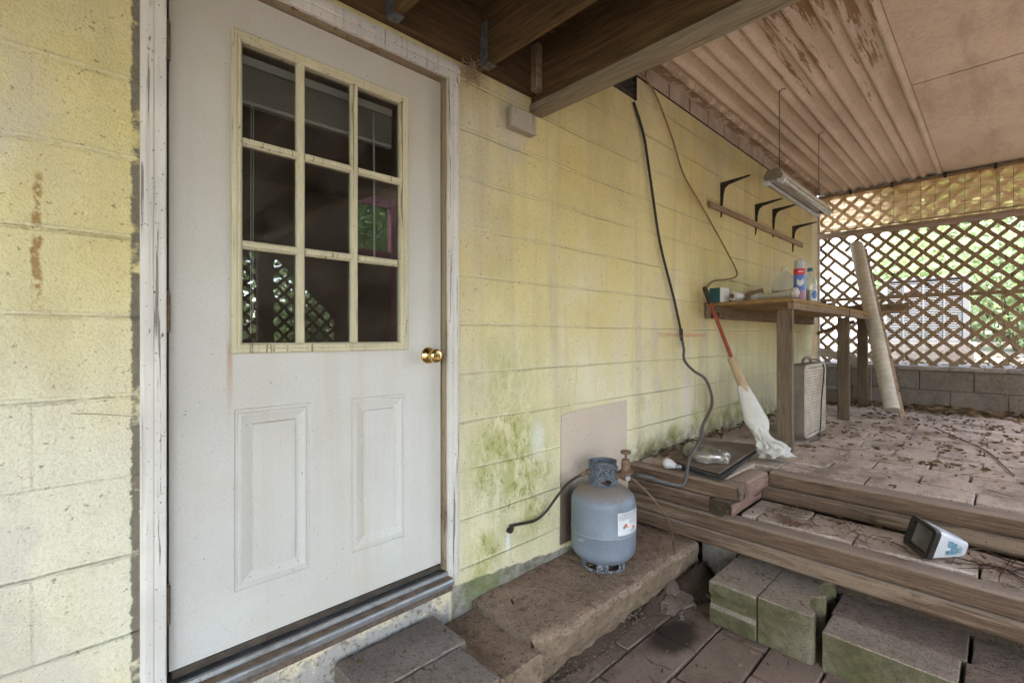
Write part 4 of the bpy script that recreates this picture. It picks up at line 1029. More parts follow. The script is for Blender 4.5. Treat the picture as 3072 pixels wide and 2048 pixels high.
bulb_prof = [(.0005, -.030)] + [(.031 * math.sin(R(a_)), -.031 * math.cos(R(a_)) + .001) for a_ in range(15, 125, 12)] + [(.021, .032), (.0155, .045), (.0135, .055)]
MB().lathe(bulb_prof, Mb, 24, cap=False).build('glass_globe', M['bulb'], bu, smooth=True)
sc_ = [(.0135, .054)]
for k in range(5): sc_ += [(.0125, .056 + k * .0045), (.0138, .058 + k * .0045)]
sc_ += [(.010, .079), (.005, .084), (.0005, .085)]
MB().lathe(sc_, Mb, 18, cap=False).build('screw_cap', M['alu'], bu, smooth=True)

# ------------------------------------------------------------------ pole with wrap
pl = thing('wrapped_pole', (3.14, .98, .605), 'rusty red pole leaning on the bench with cardboard sleeve and white sheet', 'pole')
A_, B_ = Vector((3.12, .985, .63)), Vector((3.345, 1.49, 1.705)); pd = (B_ - A_)
pt_ = lambda t: A_ + pd * t
MB().tube([pt_(.1), pt_(.9)], .0125, 12).build('shaft', M['red_rod'], pl, smooth=True)
MB().tube([pt_(.885), pt_(.90), pt_(.985), pt_(1.0)], lambda t: .016 if .1 < t < .95 else .013, 12).build('grip', M['black'], pl, smooth=True)
MB().tube([pt_(.2), pt_(.535)], .0285, 16).build('cardboard_sleeve', M['cardboard'], pl, smooth=True, sharp=50)
def wrapf(u, v_):
    t = 2 * math.pi * u; c = pt_(.375 * (1 - v_) - .005)
    ax = Vector((.72, -.69, 0)); ay = Vector((-.62, -.68, .35))
    f_ = max(0, (v_ - .55) / .45)
    n1 = mnoise.noise(Vector((math.cos(t) * 2.2, math.sin(t) * 2.2, v_ * 7)))
    n2 = mnoise.noise(Vector((math.cos(t) * 5, math.sin(t) * 5, v_ * 13 + 4)))
    crease = abs(math.sin(3.5 * t + v_ * 16)) * .020
    r_ = .036 + .038 * min(1, v_ / .5) ** .9 - .030 * smooth01((v_ - .5) / .22) + .040 * smooth01((v_ - .70) / .3)
    n3 = abs(mnoise.noise(Vector((math.cos(t) * 3.4 + 7, math.sin(t) * 3.4, v_ * 9)))); n4 = abs(mnoise.noise(Vector((math.cos(t) * 8, math.sin(t) * 8 + 3, v_ * 22))))
    fold = (.032 * n1 + .014 * n2 + crease - .008 - .045 * n3 + .012 * n4) * f_ + (.0015 * n2) * min(1, v_ * 3)
    p = c + ax * math.cos(t) * (r_ + fold) + ay * math.sin(t) * (r_ * .6 + fold)
    if f_ > .3:
        k = (f_ - .3) / .7
        p += ax * k * (.012 + .028 * max(0, math.cos(t + .5)) + .02 * n2) + Vector((-.62, -.68, 0)) * k * .035 + Vector((0, 0, .03 * n1 * k))
    p.z = max(p.z, .607 + .016 * abs(n1) + .014 * abs(math.sin(t * 4 + v_ * 9)) * f_)
    return tuple(p)
MB().grid(110, 64, wrapf).build('white_sheet', M['cloth'], pl, smooth=True, sharp=80, solid=.003)

# ------------------------------------------------------------------ workbench
wbn = thing('workbench', (4.9, 1.2, .60), 'rough wooden workbench along the yellow wall at the far end', 'workbench')
top = MB(); top.prism([(3.372, .928), (4.985, .928), (4.985, 1.545), (3.478, 1.545)], 1.575, 1.601, lambda u, v_, d: (u, v_, d))
top.build('bench_top', M['osb'], wbn, bevel=.002)
MB().box(4.99, 6.26, .93, 1.545, 1.571, 1.597).build('bench_top', M['osb'], wbn, bevel=.002)
MB().box(3.39, 4.985, .9285, .966, 1.528, 1.574).build('front_rail', M['bench_x'], wbn, bevel=.003)
MB().box(4.99, 6.26, .931, .969, 1.524, 1.570).build('front_rail', M['bench_x'], wbn, bevel=.003)
MB().box(4.965, 4.998, .9255, .930, 1.52, 1.603).build('joint_strap', M['black'], wbn)
MB().box(3.485, 6.26, 1.505, 1.5445, 1.487, 1.574).build('wall_rail', M['bench_x'], wbn, bevel=.003)
MB().box(3.487, 3.52, 1.42, 1.503, 1.49, 1.573).build('end_block', M['endgrain'], wbn)
for x0, y0, y1, zt in ((3.40, .940, 1.032, 1.5265), (5.095, .955, 1.045, 1.523), (6.20, 1.0, 1.09, 1.5695)):
    MB().box(x0, x0 + .04, y0, y1, .602, zt).build('leg', M['bench_y'], wbn, bevel=.003)
MB().bar((6.30, 1.49, 1.385), (6.30, 1.13, 1.52), .02, .04).build('brace', M['bench_x'], wbn)
tag(MB().box(6.16, 6.20, .655, 1.40, 1.619, 1.688).build('board', M['bench_x'], bevel=.003), 'dark board on edge sticking out over the far bench end', 'board', 'boards lying across the bench end')
tag(MB().box(6.06, 6.19, .655, 1.30, 1.598, 1.6175).build('board', M['strip'], bevel=.003), 'pale flat board sticking out below the dark one at the bench end', 'board', 'boards lying across the bench end')
tag(MB().bar((6.40, 1.505, 1.185), (6.40, 1.10, 1.075), .02, .085).build('board', M['white_wood'], bevel=.003), 'whitish board leaning on the knee wall at the corner post', 'board')
block('cement_block', 6.20, 6.42, 1.27, 1.48, .60, .785, 'kneeblock', 'grey cement block on the terrace behind the box fan')

# things on the bench
ZB = 1.6022
tb_ = thing('small_box', (3.53, 1.46, ZB), 'small teal and white card box at the wall end of the bench', 'box')
MB().box(3.46, 3.56, 1.425, 1.500, ZB, ZB + .105).build('box_body', M['teal'], tb_, bevel=.003)
MB().box(3.458, 3.562, 1.398, 1.4245, ZB, ZB + .105).build('white_side', M['white_label'], tb_, bevel=.002)
jar = thing('dusty_jar', (3.56, 1.34, ZB), 'dusty pale jar lying on its side beside the teal box', 'jar')
MB().lathe([(.001, 0), (.03, .002), (.036, .012), (.036, .085), (.03, .098), (.024, .10)], along(Vector((3.47, 1.34, ZB + .037)), Vector((1, -.25, 0)), None), 20).build('glass_body', M['bulb'], jar, smooth=True)
MB().lathe([(.001, -.002), (.017, -.002), (.017, .003), (.001, .003)], along(Vector((3.463, 1.342, ZB + .037)), Vector((1, -.25, 0)), None), 16).build('rusty_spot', M['rust'], jar)
bt = MB().lathe([(.001, 0), (.020, .003), (.028, .015), (.028, .06), (.018, .085), (.011, .10), (.011, .12), (.001, .121)], along(Vector((3.60, 1.245, ZB + .029)), Vector((.8, -.35, 0)), None), 18)
tag(bt.build('small_bottle', M['white_plastic'], smooth=True), 'small white bottle lying beside the dusty jar on the bench', 'bottle')
wt = thing('white_tube', (3.6, 1.05, ZB), 'limp white plastic sleeve lying diagonally across the bench', 'plastic sleeve')
MB().tube([(3.66, 1.27, ZB + .03), (3.60, 1.17, ZB + .032), (3.53, 1.06, ZB + .030), (3.475, .96, ZB + .034)], lambda t: .026 + .005 * math.sin(t * 9), 14, 6).build('sleeve', M['cloth'], wt, smooth=True)
MB().grid(18, 10, lambda u, v_: (3.465 + (.026 + .012 * mnoise.noise(Vector((u * 9, v_ * 9, 1)))) * math.cos(2 * math.pi * u) * math.sin(math.pi * v_), .945 + .03 * math.cos(math.pi * v_), ZB + .036 + (.03 + .02 * mnoise.noise(Vector((u * 9, v_ * 9, 5)))) * math.sin(2 * math.pi * u) * math.sin(math.pi * v_))).build('torn_end', M['cloth'], wt, smooth=True)
jug = thing('plastic_jug', (4.20, 1.2, ZB), 'cloudy plastic jug half full of green liquid by the wall', 'jug')
Mj = Matrix.Translation((4.18, 1.21, ZB))
MB().lathe([(.001, 0), (.085, .002), (.092, .012), (.092, .16), (.082, .205), (.045, .25), (.021, .268), (.019, .285), (.023, .287), (.023, .305), (.001, .306)], Mj, 28).build('jug_body', M['bottle'], jug, smooth=True)
MB().lathe([(.001, .003), (.083, .004), (.089, .014), (.089, .115), (.001, .116)], Mj, 28).build('liquid', M['green_liquid'], jug, smooth=True, sharp=50)
sp_ = thing('cleaner_bottle', (3.72, .985, ZB), 'white capped cleaner bottle with red, white and blue label', 'bottle')
Ms = Matrix.Translation((3.73, .985, ZB))
MB().lathe([(.001, 0), (.034, .002), (.037, .01), (.037, .068)], Ms, 28, cap=False).build('lower_body', M['pink'], sp_, smooth=True)
MB().lathe([(.0372, .068), (.0372, .178)], Ms, 28, cap=False).build('blue_label', M['blue_label'], sp_, smooth=True)
MB().lathe([(.0374, .178), (.0374, .220)], Ms, 28, cap=False).build('red_label', M['red_label'], sp_, smooth=True)
MB().lathe([(.037, .220), (.036, .228), (.033, .232), (.0335, .270), (.030, .276), (.001, .277)], Ms, 28).build('cap', M['white_plastic'], sp_, smooth=True, sharp=40)
def lab_patch(mb, c, r, a0, a1, z0, z1, na=5, oval=False):
    for i in range(na):
        for j in range(6):
            b0, b1 = a0 + (a1 - a0) * i / na, a0 + (a1 - a0) * (i + 1) / na; e0, e1 = z0 + (z1 - z0) * j / 6, z0 + (z1 - z0) * (j + 1) / 6
            if oval:
                u = ((i + .5) / na - .5) * 2; w = ((j + .5) / 6 - .5) * 2
                if u * u + w * w > 1.05: continue
            mb.add([(c[0] + r * math.cos(R(b)), c[1] + r * math.sin(R(b)), e) for b, e in ((b0, e0), (b1, e0), (b1, e1), (b0, e1))], [(0, 1, 2, 3)])
SA = 194.8 + 9
q = MB(); lab_patch(q, (3.73, .985), .0378, SA - 34, SA + 30, .10 + ZB, .155 + ZB, 8, True); q.cur = 1; lab_patch(q, (3.73, .985), .0381, SA - 30, SA + 14, .066 + ZB, .096 + ZB, 8, True)
lab_patch(q, (3.73, .985), .0384, SA - 20, SA + 12, .135 + ZB, .162 + ZB, 8, True)
q.build('label_print', [M['white_label'], M['blue_label']], sp_)
q = MB()
for k in range(5): lab_patch(q, (3.73, .985), .0379, SA - 20 + k * 10, SA - 13 + k * 10, .194 + ZB, .203 + ZB, 1)
q.build('label_lettering', M['white_label'], sp_)
wbt = thing('water_bottle', (4.0, .96, ZB), 'clear water bottle with blue cap and greenish liquid at the bench edge', 'bottle')
Mw = Matrix.Translation((3.99, .985, ZB))
MB().lathe([(.001, 0), (.040, .002), (.043, .01), (.0425, .05), (.044, .06), (.043, .11), (.044, .13), (.040, .165), (.028, .20), (.015, .222), (.014, .232), (.001, .2325)], Mw, 28).build('bottle_body', M['bottle'], wbt, smooth=True)
MB().lathe([(.001, .003), (.039, .004), (.041, .012), (.041, .088), (.001, .089)], Mw, 28).build('liquid', M['green_liquid'], wbt, smooth=True, sharp=50)
MB().lathe([(.0185, .228), (.0185, .250), (.016, .253), (.001, .2535)], Mw, 24).build('cap', M['bluecap'], wbt, smooth=True, sharp=50)
q = MB(); lab_patch(q, (3.99, .985), .0448, SA - 10, SA + 95, .01 + ZB, .095 + ZB, 12); lq = q.build('label', M['white_label'], wbt)
q = MB(); lab_patch(q, (3.99, .985), .0452, SA + 0, SA + 60, .025 + ZB, .085 + ZB, 10, True); q.build('label_print', M['blue_label'], lq)
tag(MB().bar((4.55, 1.50, ZB + .16), (3.95, 1.50, ZB + .03), .03, .045).build('scrap_board', M['bench_x'], bevel=.003), 'scrap board propped on the bench behind the white sleeve', 'scrap wood')
random.seed(5)
for k, (x, y, l, an, m_, lab_) in enumerate([(4.35, .98, .09, 20, 'black', 'dark flat tool near the water bottle'), (4.62, 1.0, .12, 70, 'vent_dark', 'black object by the bench strap'), (3.72, 1.47, .15, 12, 'twig', 'dark stick by the wall behind the jar'),
                                   (3.86, 1.44, .12, -30, 'rust', 'rusty scrap behind the white bottle'), (4.5, .975, .10, -15, 'bench_x', 'wood chip near the water bottle'), (3.64, 1.50, .10, 60, 'bark', 'dark bark piece leaning behind the teal box')]):
    d_ = Vector((math.cos(R(an)), math.sin(R(an)) * .4, .35 if k in (2, 5) else 0)) * l
    tag(MB().bar((x, y, ZB + .012), tuple(Vector((x, y, ZB + .012)) + d_), .03, .022).build('bench_scrap', M[m_], rough=(.004, 40, .02)), lab_ + ' on the workbench', 'scrap')

# ------------------------------------------------------------------ box fan
fn_ = thing('box_fan', (4.1, 1.03, .60), 'dusty beige box fan standing under the workbench', 'fan')
FX0, FX1, FY0, FY1, FZ0, FZ1 = 3.835, 4.375, .972, 1.072, .618, 1.150
def rrect(x0, x1, z0, z1, r_, k=6):
    pts = []
    for cx_, cz_, a0 in ((x1 - r_, z0 + r_, -90), (x1 - r_, z1 - r_, 0), (x0 + r_, z1 - r_, 90), (x0 + r_, z0 + r_, 180)):
        for i in range(k + 1): pts.append((cx_ + r_ * math.cos(R(a0 + 90 * i / k)), cz_ + r_ * math.sin(R(a0 + 90 * i / k))))
    return pts
o_, i_ = rrect(FX0, FX1, FZ0, FZ1, .05), rrect(FX0 + .022, FX1 - .022, FZ0 + .022, FZ1 - .022, .034)
fc = MB(); nn = len(o_)
fc.v = [(u, FY0 + .012, v_) for u, v_ in o_] + [(u, FY1, v_) for u, v_ in o_]
fc.f = [(i, (i + 1) % nn, nn + (i + 1) % nn, nn + i) for i in range(nn)]; fc.mi = [0] * nn
fc.add([(u, FY1 - .001, v_) for u, v_ in o_], [tuple(range(nn))])
fc.build('case', M['fan_side'], fn_, smooth=True)
ff = MB()
ff.v = [(u, FY0 + .0115, v_) for u, v_ in o_] + [(u, FY0, v_) for u, v_ in rrect(FX0 + .004, FX1 - .004, FZ0 + .004, FZ1 - .004, .048)] + [(u, FY0 + .002, v_) for u, v_ in i_]
ff.f = [(i, (i + 1) % nn, nn + (i + 1) % nn, nn + i) for i in range(nn)] + [(nn + i, nn + (i + 1) % nn, 2 * nn + (i + 1) % nn, 2 * nn + i) for i in range(nn)]; ff.mi = [0] * len(ff.f)
for k in range(1, 23): x = FX0 + .022 + (FX1 - FX0 - .044) * k / 23; ff.box(x - .0042, x + .0042, FY0 + .003, FY0 + .009, FZ0 + .024, FZ1 - .024)
for k in range(1, 23): z = FZ0 + .022 + (FZ1 - FZ0 - .044) * k / 23; ff.box(FX0 + .023, FX1 - .023, FY0 + .002, FY0 + .0078, z - .0052, z + .0052)
ff.build('grille', M['fan'], fn_)
MB().box(FX0 + .03, FX1 - .03, FY0 + .05, FY0 + .055, FZ0 + .03, FZ1 - .03).build('dark_inside', M['darkhole'], fn_)  # dark sheet standing in for the shade inside the case
fb = MB()
for a_ in range(5):
    t = R(a_ * 72 + 20); fb.bar((4.105, FY0 + .035, .884), (4.105 + .2 * math.cos(t), FY0 + .035, .884 + .2 * math.sin(t)), .004, .11, up=(-math.sin(t), .5, math.cos(t)))
fb.build('blades', M['fan_side'], fn_)
MB().tube([(3.98, 1.03, FZ1 - .002), (4.0, 1.03, FZ1 + .03), (4.08, 1.03, FZ1 + .042), (4.17, 1.03, FZ1 + .03), (4.19, 1.03, FZ1 - .002)], .011, 8, 5).build('handle', M['fan_side'], fn_, smooth=True)
MB().tube([(4.18, 1.03, FZ1 + .028), (4.25, 1.0, FZ1 + .02), (4.285, .966, FZ1 - .03), (4.25, .962, 1.0), (4.19, .960, .85), (4.16, .958, .70), (4.12, .955, .615), (4.0, .93, .606), (3.84, .95, .608)], .0045, 7, 6).build('power_cord', M['rubber'], fn_, smooth=True)
for x in (FX0 + .06, FX1 - .09): MB().box(x, x + .03, FY0 + .015, FY1 - .01, .6, FZ0 + .004).build('foot', M['fan_side'], fn_)

# ------------------------------------------------------------------ leaning screen roll
ro = thing('screen_roll', (5.6, .70, .60), 'tall pale roll with a wooden lath leaning on the lattice', 'roll')
RA, RB = Vector((5.575, .715, .672)), Vector((6.385, 1.13, 2.37)); rdv = (RB - RA).normalized()
def rollf(u, v_):
    c = RA + (RB - RA) * v_; a_ = rdv.cross(Vector((0, 0, 1))).normalized(); b_ = a_.cross(rdv); t = 2 * math.pi * u
    r_ = .062 * (1 + .05 * mnoise.noise(Vector((math.cos(t), math.sin(t), v_ * 5)))) + .003 * math.sin(v_ * 130) * .3
    return tuple(c + (a_ * math.cos(t) + b_ * math.sin(t)) * r_)
rm_ = MB().grid(28, 60, rollf)
rm_.add([rollf(i / 28, 1) for i in range(28)], [tuple(range(28))]); rm_.add([rollf(i / 28, 0) for i in range(28)], [tuple(range(28))])
rm_.build('rolled_screen', M['roll'], ro, smooth=True, sharp=60)
rt = MB()
for k in range(34):
    v_ = (k + .5) / 34
    rt.tube([Vector(rollf(i / 20, v_ + .004 * math.sin(i / 20 * 6.28 + 1))) + (Vector(rollf(i / 20, v_)) - (RA + (RB - RA) * v_)).normalized() * .0006 for i in range(21)], .0011, 4, cap=False)
rt.build('thread', M['roll_tie'], ro)
off = Vector((.055, -.062, -.03))
MB().bar(tuple(RA + off + rdv * -.055), tuple(RB + off - rdv * .02), .048, .016, up=(-.6, -.6, .5)).build('lath', M['strip'], ro, bevel=.002)
for k in (.12, .3, .52, .74, .9): MB().bar(tuple(RA + off * 1.08 + (RB - RA) * k + Vector((-.03, -.02, 0))), tuple(RA + off * 1.08 + (RB - RA) * k + Vector((.016, -.012, 0))), .012, .012).build('tie', M['black'], ro)

# ------------------------------------------------------------------ lamp, brackets, strip
la = thing('shop_light', (4.05, 1.05, 2.44), 'hanging two tube fluorescent shop light, unlit', 'lamp')
La, Lb = 3.40, 4.66
ly, lz = 1.055, 2.385
hp_ = [(-.058, .008), (-.034, .048), (.034, .048), (.058, .008), (.05, .004), (-.05, .004)]
MB().prism(hp_, La + .01, Lb - .01, lambda u, v_, d: (d, ly + u, lz + .02 + v_)).build('housing', M['housing'], la)
ep = [(-.062, .006), (-.036, .052), (.036, .052), (.062, .006), (.05, -.016), (-.05, -.016)]
for x in (La, Lb - .012): MB().prism(ep, x, x + .012, lambda u, v_, d: (d, ly + u, lz + .02 + v_)).build('end_cap', M['fan_side'], la, bevel=.002)
for s2 in (-1, 1):
    MB().tube([(La + .014, ly + s2 * .045, lz), (Lb - .014, ly + s2 * .045, lz)], .0215, 16).build('tube', M['tube'], la, smooth=True)
    for x in (La + .013, Lb - .05): MB().lathe([(.0225, 0), (.0225, .035)], along(Vector((x, ly + s2 * .045, lz)), Vector((1, 0, 0)), None), 14).build('socket', M['white_plastic'], la, smooth=True)
for cx_ in (3.535, 4.525):
    z0 = 3.046; z1 = lz + .085
    c_ = MB(); k = 0; z = z0
    c_.tube([(cx_ + .03, ly - .03, 3.036), (cx_ + .012, ly - .012, 3.034), (cx_, ly, 3.01)], .0026, 6)
    while z > z1:
        c_.bar((cx_, ly, z), (cx_, ly, z - .013), .0052 if k % 2 else .0018, .0018 if k % 2 else .0052, up=(1, 0, 0)); z -= .0115; k += 1
    c_.build('hanging_chain', M['black'], la)
GB = 'iron shelf brackets on the wall'
for k, (bx, bz, lab_) in enumerate(((3.79, 2.571, 'black shelf bracket nearest the vent, at the wood strip\'s near end'), (4.545, 2.546, 'second black shelf bracket along the wood strip, half behind the lamp'), (5.01, 2.590, 'third black shelf bracket, below the middle of the shop light'), (5.63, 2.524, 'farthest black shelf bracket beside the lattice corner'))):
    b = MB(); L1, L2 = .215, .265
    b.prism([(0, 0), (-L1, .012), (-L1 - .012, .008), (-L1, .002), (-.062, -.026), (-.034, -.048), (-.022, -.09), (-.008, -L2), (0, -L2 - .014)], bx - .008, bx + .008, lambda u, v_, d, bz=bz: (d, WY - .001 + u, bz + v_))
    tag(b.build('shelf_bracket', M['black'], bevel=.002), lab_, 'bracket', GB)
wsx = MB().prism([(3.55, 2.330), (5.93, 2.335), (5.93, 2.385), (3.55, 2.378)], 1.530, 1.546, lambda u, v_, d: (u, d, v_))
tag(wsx.build('wood_strip', M['strip'], bevel=.002), 'long pinkish wood strip nailed across the wall through the brackets', 'wood strip')

# ------------------------------------------------------------------ container on the step
ct = thing('tapered_container', (2.72, .2, .43), 'white tapered plastic container with a black square rim, lying on the step', 'container')
# axis from the wide black mouth to the narrow base
Ca, Cb = Vector((2.605, .240, .512)), Vector((2.715, .125, .477))
cd_ = (Cb - Ca).normalized(); cu = Vector((.1, .0, .99)); cu = (cu - cd_ * cu.dot(cd_)).normalized(); cr = cd_.cross(cu)
def sq(h, c, rot, rr=.3, k=5):
    pts = []
    for cx_, cy_, a0 in ((h - rr * h, -h + rr * h, -90), (h - rr * h, h - rr * h, 0), (-h + rr * h, h - rr * h, 90), (-h + rr * h, -h + rr * h, 180)):
        for i in range(k + 1): pts.append((cx_ + rr * h * math.cos(R(a0 + 90 * i / k)), cy_ + rr * h * math.sin(R(a0 + 90 * i / k))))
    cs_, sn = math.cos(R(rot)), math.sin(R(rot))
    return [tuple(c + cr * (u * cs_ - v_ * sn) + cu * (u * sn + v_ * cs_)) for u, v_ in pts]
def loft(rings, capa=False, capb=False):
    m = MB(); nn = len(rings[0])
    m.v = [p for r_ in rings for p in r_]
    m.f = [(i * nn + j, i * nn + (j + 1) % nn, (i + 1) * nn + (j + 1) % nn, (i + 1) * nn + j) for i in range(len(rings) - 1) for j in range(nn)]
    if capa: m.f.append(tuple(range(nn))[::-1])
    if capb: m.f.append(tuple((len(rings) - 1) * nn + j for j in range(nn)))
    m.mi = [0] * len(m.f); return m
RO = -13
loft([sq(.0635, Ca + cd_ * .012, RO, .28), sq(.0495, Ca + cd_ * .08, RO, .3), sq(.036, Ca + cd_ * .145, RO, .36), sq(.031, Ca + cd_ * .163, RO, .45), sq(.021, Ca + cd_ * .171, RO, .6)], capb=True).build('white_body', M['white_plastic'], ct, smooth=True, sharp=50)
loft([sq(.064, Ca + cd_ * .018, RO, .28), sq(.0665, Ca + cd_ * .012, RO, .28), sq(.0665, Ca - cd_ * .006, RO, .28), sq(.050, Ca - cd_ * .004, RO, .16), sq(.048, Ca + cd_ * .012, RO, .16)]).build('black_rim', M['black'], ct, smooth=True, sharp=35)
loft([sq(.0485, Ca + cd_ * .011, RO, .16), sq(.040, Ca + cd_ * .02, RO, .2), sq(.01, Ca + cd_ * .03, RO, .2)], capb=True).build('dusty_lens', M['lens'], ct, smooth=True)
tl = MB()
random.seed(21)
r0, r1 = sq(.0562, Ca + cd_ * .045, RO, .28), sq(.0368, Ca + cd_ * .142, RO, .36)
side = [(j, (j + 1) % len(r0)) for j in range(len(r0))]
# the flat side turned to the viewer
def side_score(sd):
    p, q_ = Vector(r0[sd[0]]), Vector(r0[sd[1]]); m_ = (p + q_) / 2; nn_ = (m_ - Ca - cd_ * .045).normalized()
    return (1 if (p - q_).length > .03 else -9) + nn_.dot(Vector((-.95, -.1, .2))) - .5 * nn_.z
best = max(side, key=side_score)
qa, qb, qc, qd = Vector(r0[best[0]]), Vector(r0[best[1]]), Vector(r1[best[1]]), Vector(r1[best[0]])
nrm_ = (qb - qa).cross(qd - qa).normalized()
if nrm_.dot(-((qa + qc) / 2 - Ca - cd_ * .09)) > 0: nrm_ = -nrm_
def onside(u, v_): return tuple((qa * (1 - u) + qb * u) * (1 - v_) + (qd * (1 - u) + qc * u) * v_ + nrm_ * .0035)
for u0, u1, v0, v1 in ((.1, .9, .42, .62), (.08, .6, .64, .72), (.55, .95, .2, .40), (.1, .35, .22, .38), (.2, .8, .76, .80), (.2, .75, .83, .86), (.25, .7, .89, .92)):
    tl.add([onside(u0, v0), onside(u1, v0), onside(u1, v1), onside(u0, v1)], [(0, 1, 2, 3)])
tl.build('faded_label', M['teal_ink'], ct)
# ------------------------------------------------------------------ fallen leaves, twigs, rubble
def leaf_geo(mb, p, size, rz, tilt, curl, lobes=False):
    M_ = Matrix.Translation(p) @ Matrix.Rotation(rz, 4, 'Z') @ Matrix.Rotation(tilt, 4, 'X')
    w = .5 * size
    pts = []
    for i, (l, ww) in enumerate(((-1, .05), (-.55, .5), (0, .62), (.5, .42), (1, .03))):
        for sd in (-1, 0, 1):
            pts.append((l * size, sd * ww * w, (abs(sd) * ww * .6 + l * l * .35) * curl * size))
    fs = [(i * 3 + j, i * 3 + j + 1, i * 3 + j + 4, i * 3 + j + 3) for i in range(4) for j in range(2)]
    mb.add(pts, fs, M_)
random.seed(31)
lf = [MB(), MB()]
def scatter(n_, fx, fy, fz, smin, smax):
    for _ in range(n_):
        x, y = fx(), fy()
        leaf_geo(random.choice(lf), Vector((x, y, fz(x, y) + random.uniform(.003, .014))), random.uniform(smin, smax), random.uniform(0, 6.28), random.uniform(-.7, .7), random.uniform(.5, 1.8))
u = random.uniform
tz_ = lambda x, y: .599 if (x > 2.87) else .430
scatter(420, lambda: 6.47 - abs(random.gauss(0, .22)), lambda: u(-1.2, 1.5), lambda x, y: .602 + .02 * max(0, 1 - (6.47 - x) / .25), .025, .052)
scatter(260, lambda: u(4.0, 6.3), lambda: u(-.8, 1.5), tz_, .012, .03)
scatter(160, lambda: u(3.0, 5.5), lambda: u(-.6, .95), tz_, .008, .024)
scatter(150, lambda: u(2.6, 6.3), lambda: 1.55 - abs(random.gauss(0, .05)), lambda x, y: .602, .012, .034)
scatter(90, lambda: u(2.58, 2.85), lambda: u(-.4, .9), lambda x, y: .43, .007, .02)
scatter(60, lambda: u(1.3, 2.45), lambda: u(1.2, 1.52), lambda x, y: .246, .006, .018)
scatter(60, lambda: u(1.5, 2.5), lambda: u(.4, 1.15), lambda x, y: .003, .006, .02)
scatter(30, lambda: u(.68, 1.25), lambda: u(1.12, 1.5), lambda x, y: .272 if x < 1.03 else .206, .006, .016)
cl_ = [(u(3.1, 6.2), u(-.6, 1.2)) for _ in range(26)]
for cx_, cy_ in cl_: scatter(random.randint(5, 16), lambda: cx_ + random.gauss(0, .035), lambda: cy_ + random.gauss(0, .12), tz_, .008, .028)
scatter(30, lambda: u(2.24, 2.63), lambda: u(.55, .95), lambda x, y: .203, .005, .014)
scatter(260, lambda: u(6.72, 8.6), lambda: u(-1.2, 1.8), lambda x, y: gh(x, y) + .01, .025, .05)
tag(lf[0].build('fallen_leaves', M['dead'], smooth=True), kind='stuff'); tag(lf[1].build('fallen_leaves', M['dead2'], smooth=True), kind='stuff')
scatter(46, lambda: u(4.6, 6.45), lambda: u(-.8, 1.45), lambda x, y: .612, .035, .06)
scatter(14, lambda: u(2.6, 2.84), lambda: u(-.3, .85), lambda x, y: .438, .02, .036)
tw = MB()
def twigs(n_, fx, fy, fz, l0, l1, r_=.0014):
    for _ in range(n_):
        x, y = fx(), fy(); a = u(0, 6.28); l = u(l0, l1); z = fz(x, y) + .004; p = []
        for k in range(4): p.append((x + math.cos(a) * l * k / 3, y + math.sin(a) * l * k / 3, z + u(0, .006))); a += u(-.16, .16)
        tw.tube(p, lambda t: r_ * (1.3 - t), 4)
twigs(45, lambda: u(2.58, 2.8), lambda: u(-.4, .85), lambda x, y: .43, .04, .16)
twigs(70, lambda: u(3.0, 6.2), lambda: u(-.7, 1.4), lambda x, y: .60, .04, .2)
twigs(40, lambda: u(2.6, 3.4), lambda: u(1.3, 1.53), lambda x, y: .603, .04, .2)
twigs(14, lambda: u(1.3, 2.3), lambda: u(1.19, 1.5), lambda x, y: .246, .02, .09, .0009)
twigs(12, lambda: u(1.5, 2.2), lambda: u(.5, 1.1), lambda x, y: .004, .03, .1)
twigs(9, lambda: u(2.26, 2.55), lambda: u(.58, .93), lambda x, y: .204, .02, .10, .001)
twigs(7, lambda: u(.7, 1.2), lambda: u(1.15, 1.5), lambda x, y: .272 if x < 1.03 else .206, .02, .09, .001)
twigs(26, lambda: u(2.62, 2.8), lambda: u(-.25, .05), lambda x, y: .43, .08, .22, .0022)
tag(tw.build('twig_litter', M['twig']), kind='stuff')
for pts, lab_ in ((((2.78, .115, .445), (2.83, .06, .45), (2.80, .0, .437), (2.78, -.1, .436)), 'curved dark twig lying behind the white container'),
                  (((5.25, .42, .604), (4.7, .20, .606), (4.35, .07, .604), (3.95, .0, .605), (3.7, -.04, .604)), 'long thin vine trailing across the terrace pavers'),
                  (((3.02, .40, .603), (3.0, .37, .61), (2.97, .375, .605)), 'short bent twig at the terrace edge')):
    tag(MB().tube(pts, .0035, 6, 5).build('twig', M['twig'], smooth=True), lab_, 'twig')
ol = MB(); out_ = [(0, .0), (.25, .06), (.3, .20), (.42, .10), (.5, .09), (.55, .30), (.68, .12), (.75, .11), (.85, .22), (1.0, 0)]
poly = [(a, b) for a, b in out_] + [(a, -b) for a, b in reversed(out_[1:-1])]
o0 = Vector((2.535, .775, .432)); d0 = Vector((.03, -.10, .0)); d1 = Vector((.05, .012, .06))
ol.v = [tuple(o0 + d0 * a + d1 * (b + .15) + Vector((.04 * abs(b), 0, .02 * a * (1 - a)))) for a, b in poly]; ol.f = [tuple(range(len(poly)))]; ol.mi = [0]
leaf_o = ol.build('oak_leaf', M['dead'], solid=.0015); tag(leaf_o, 'single lobed dead leaf curled on the lower step', 'leaf')
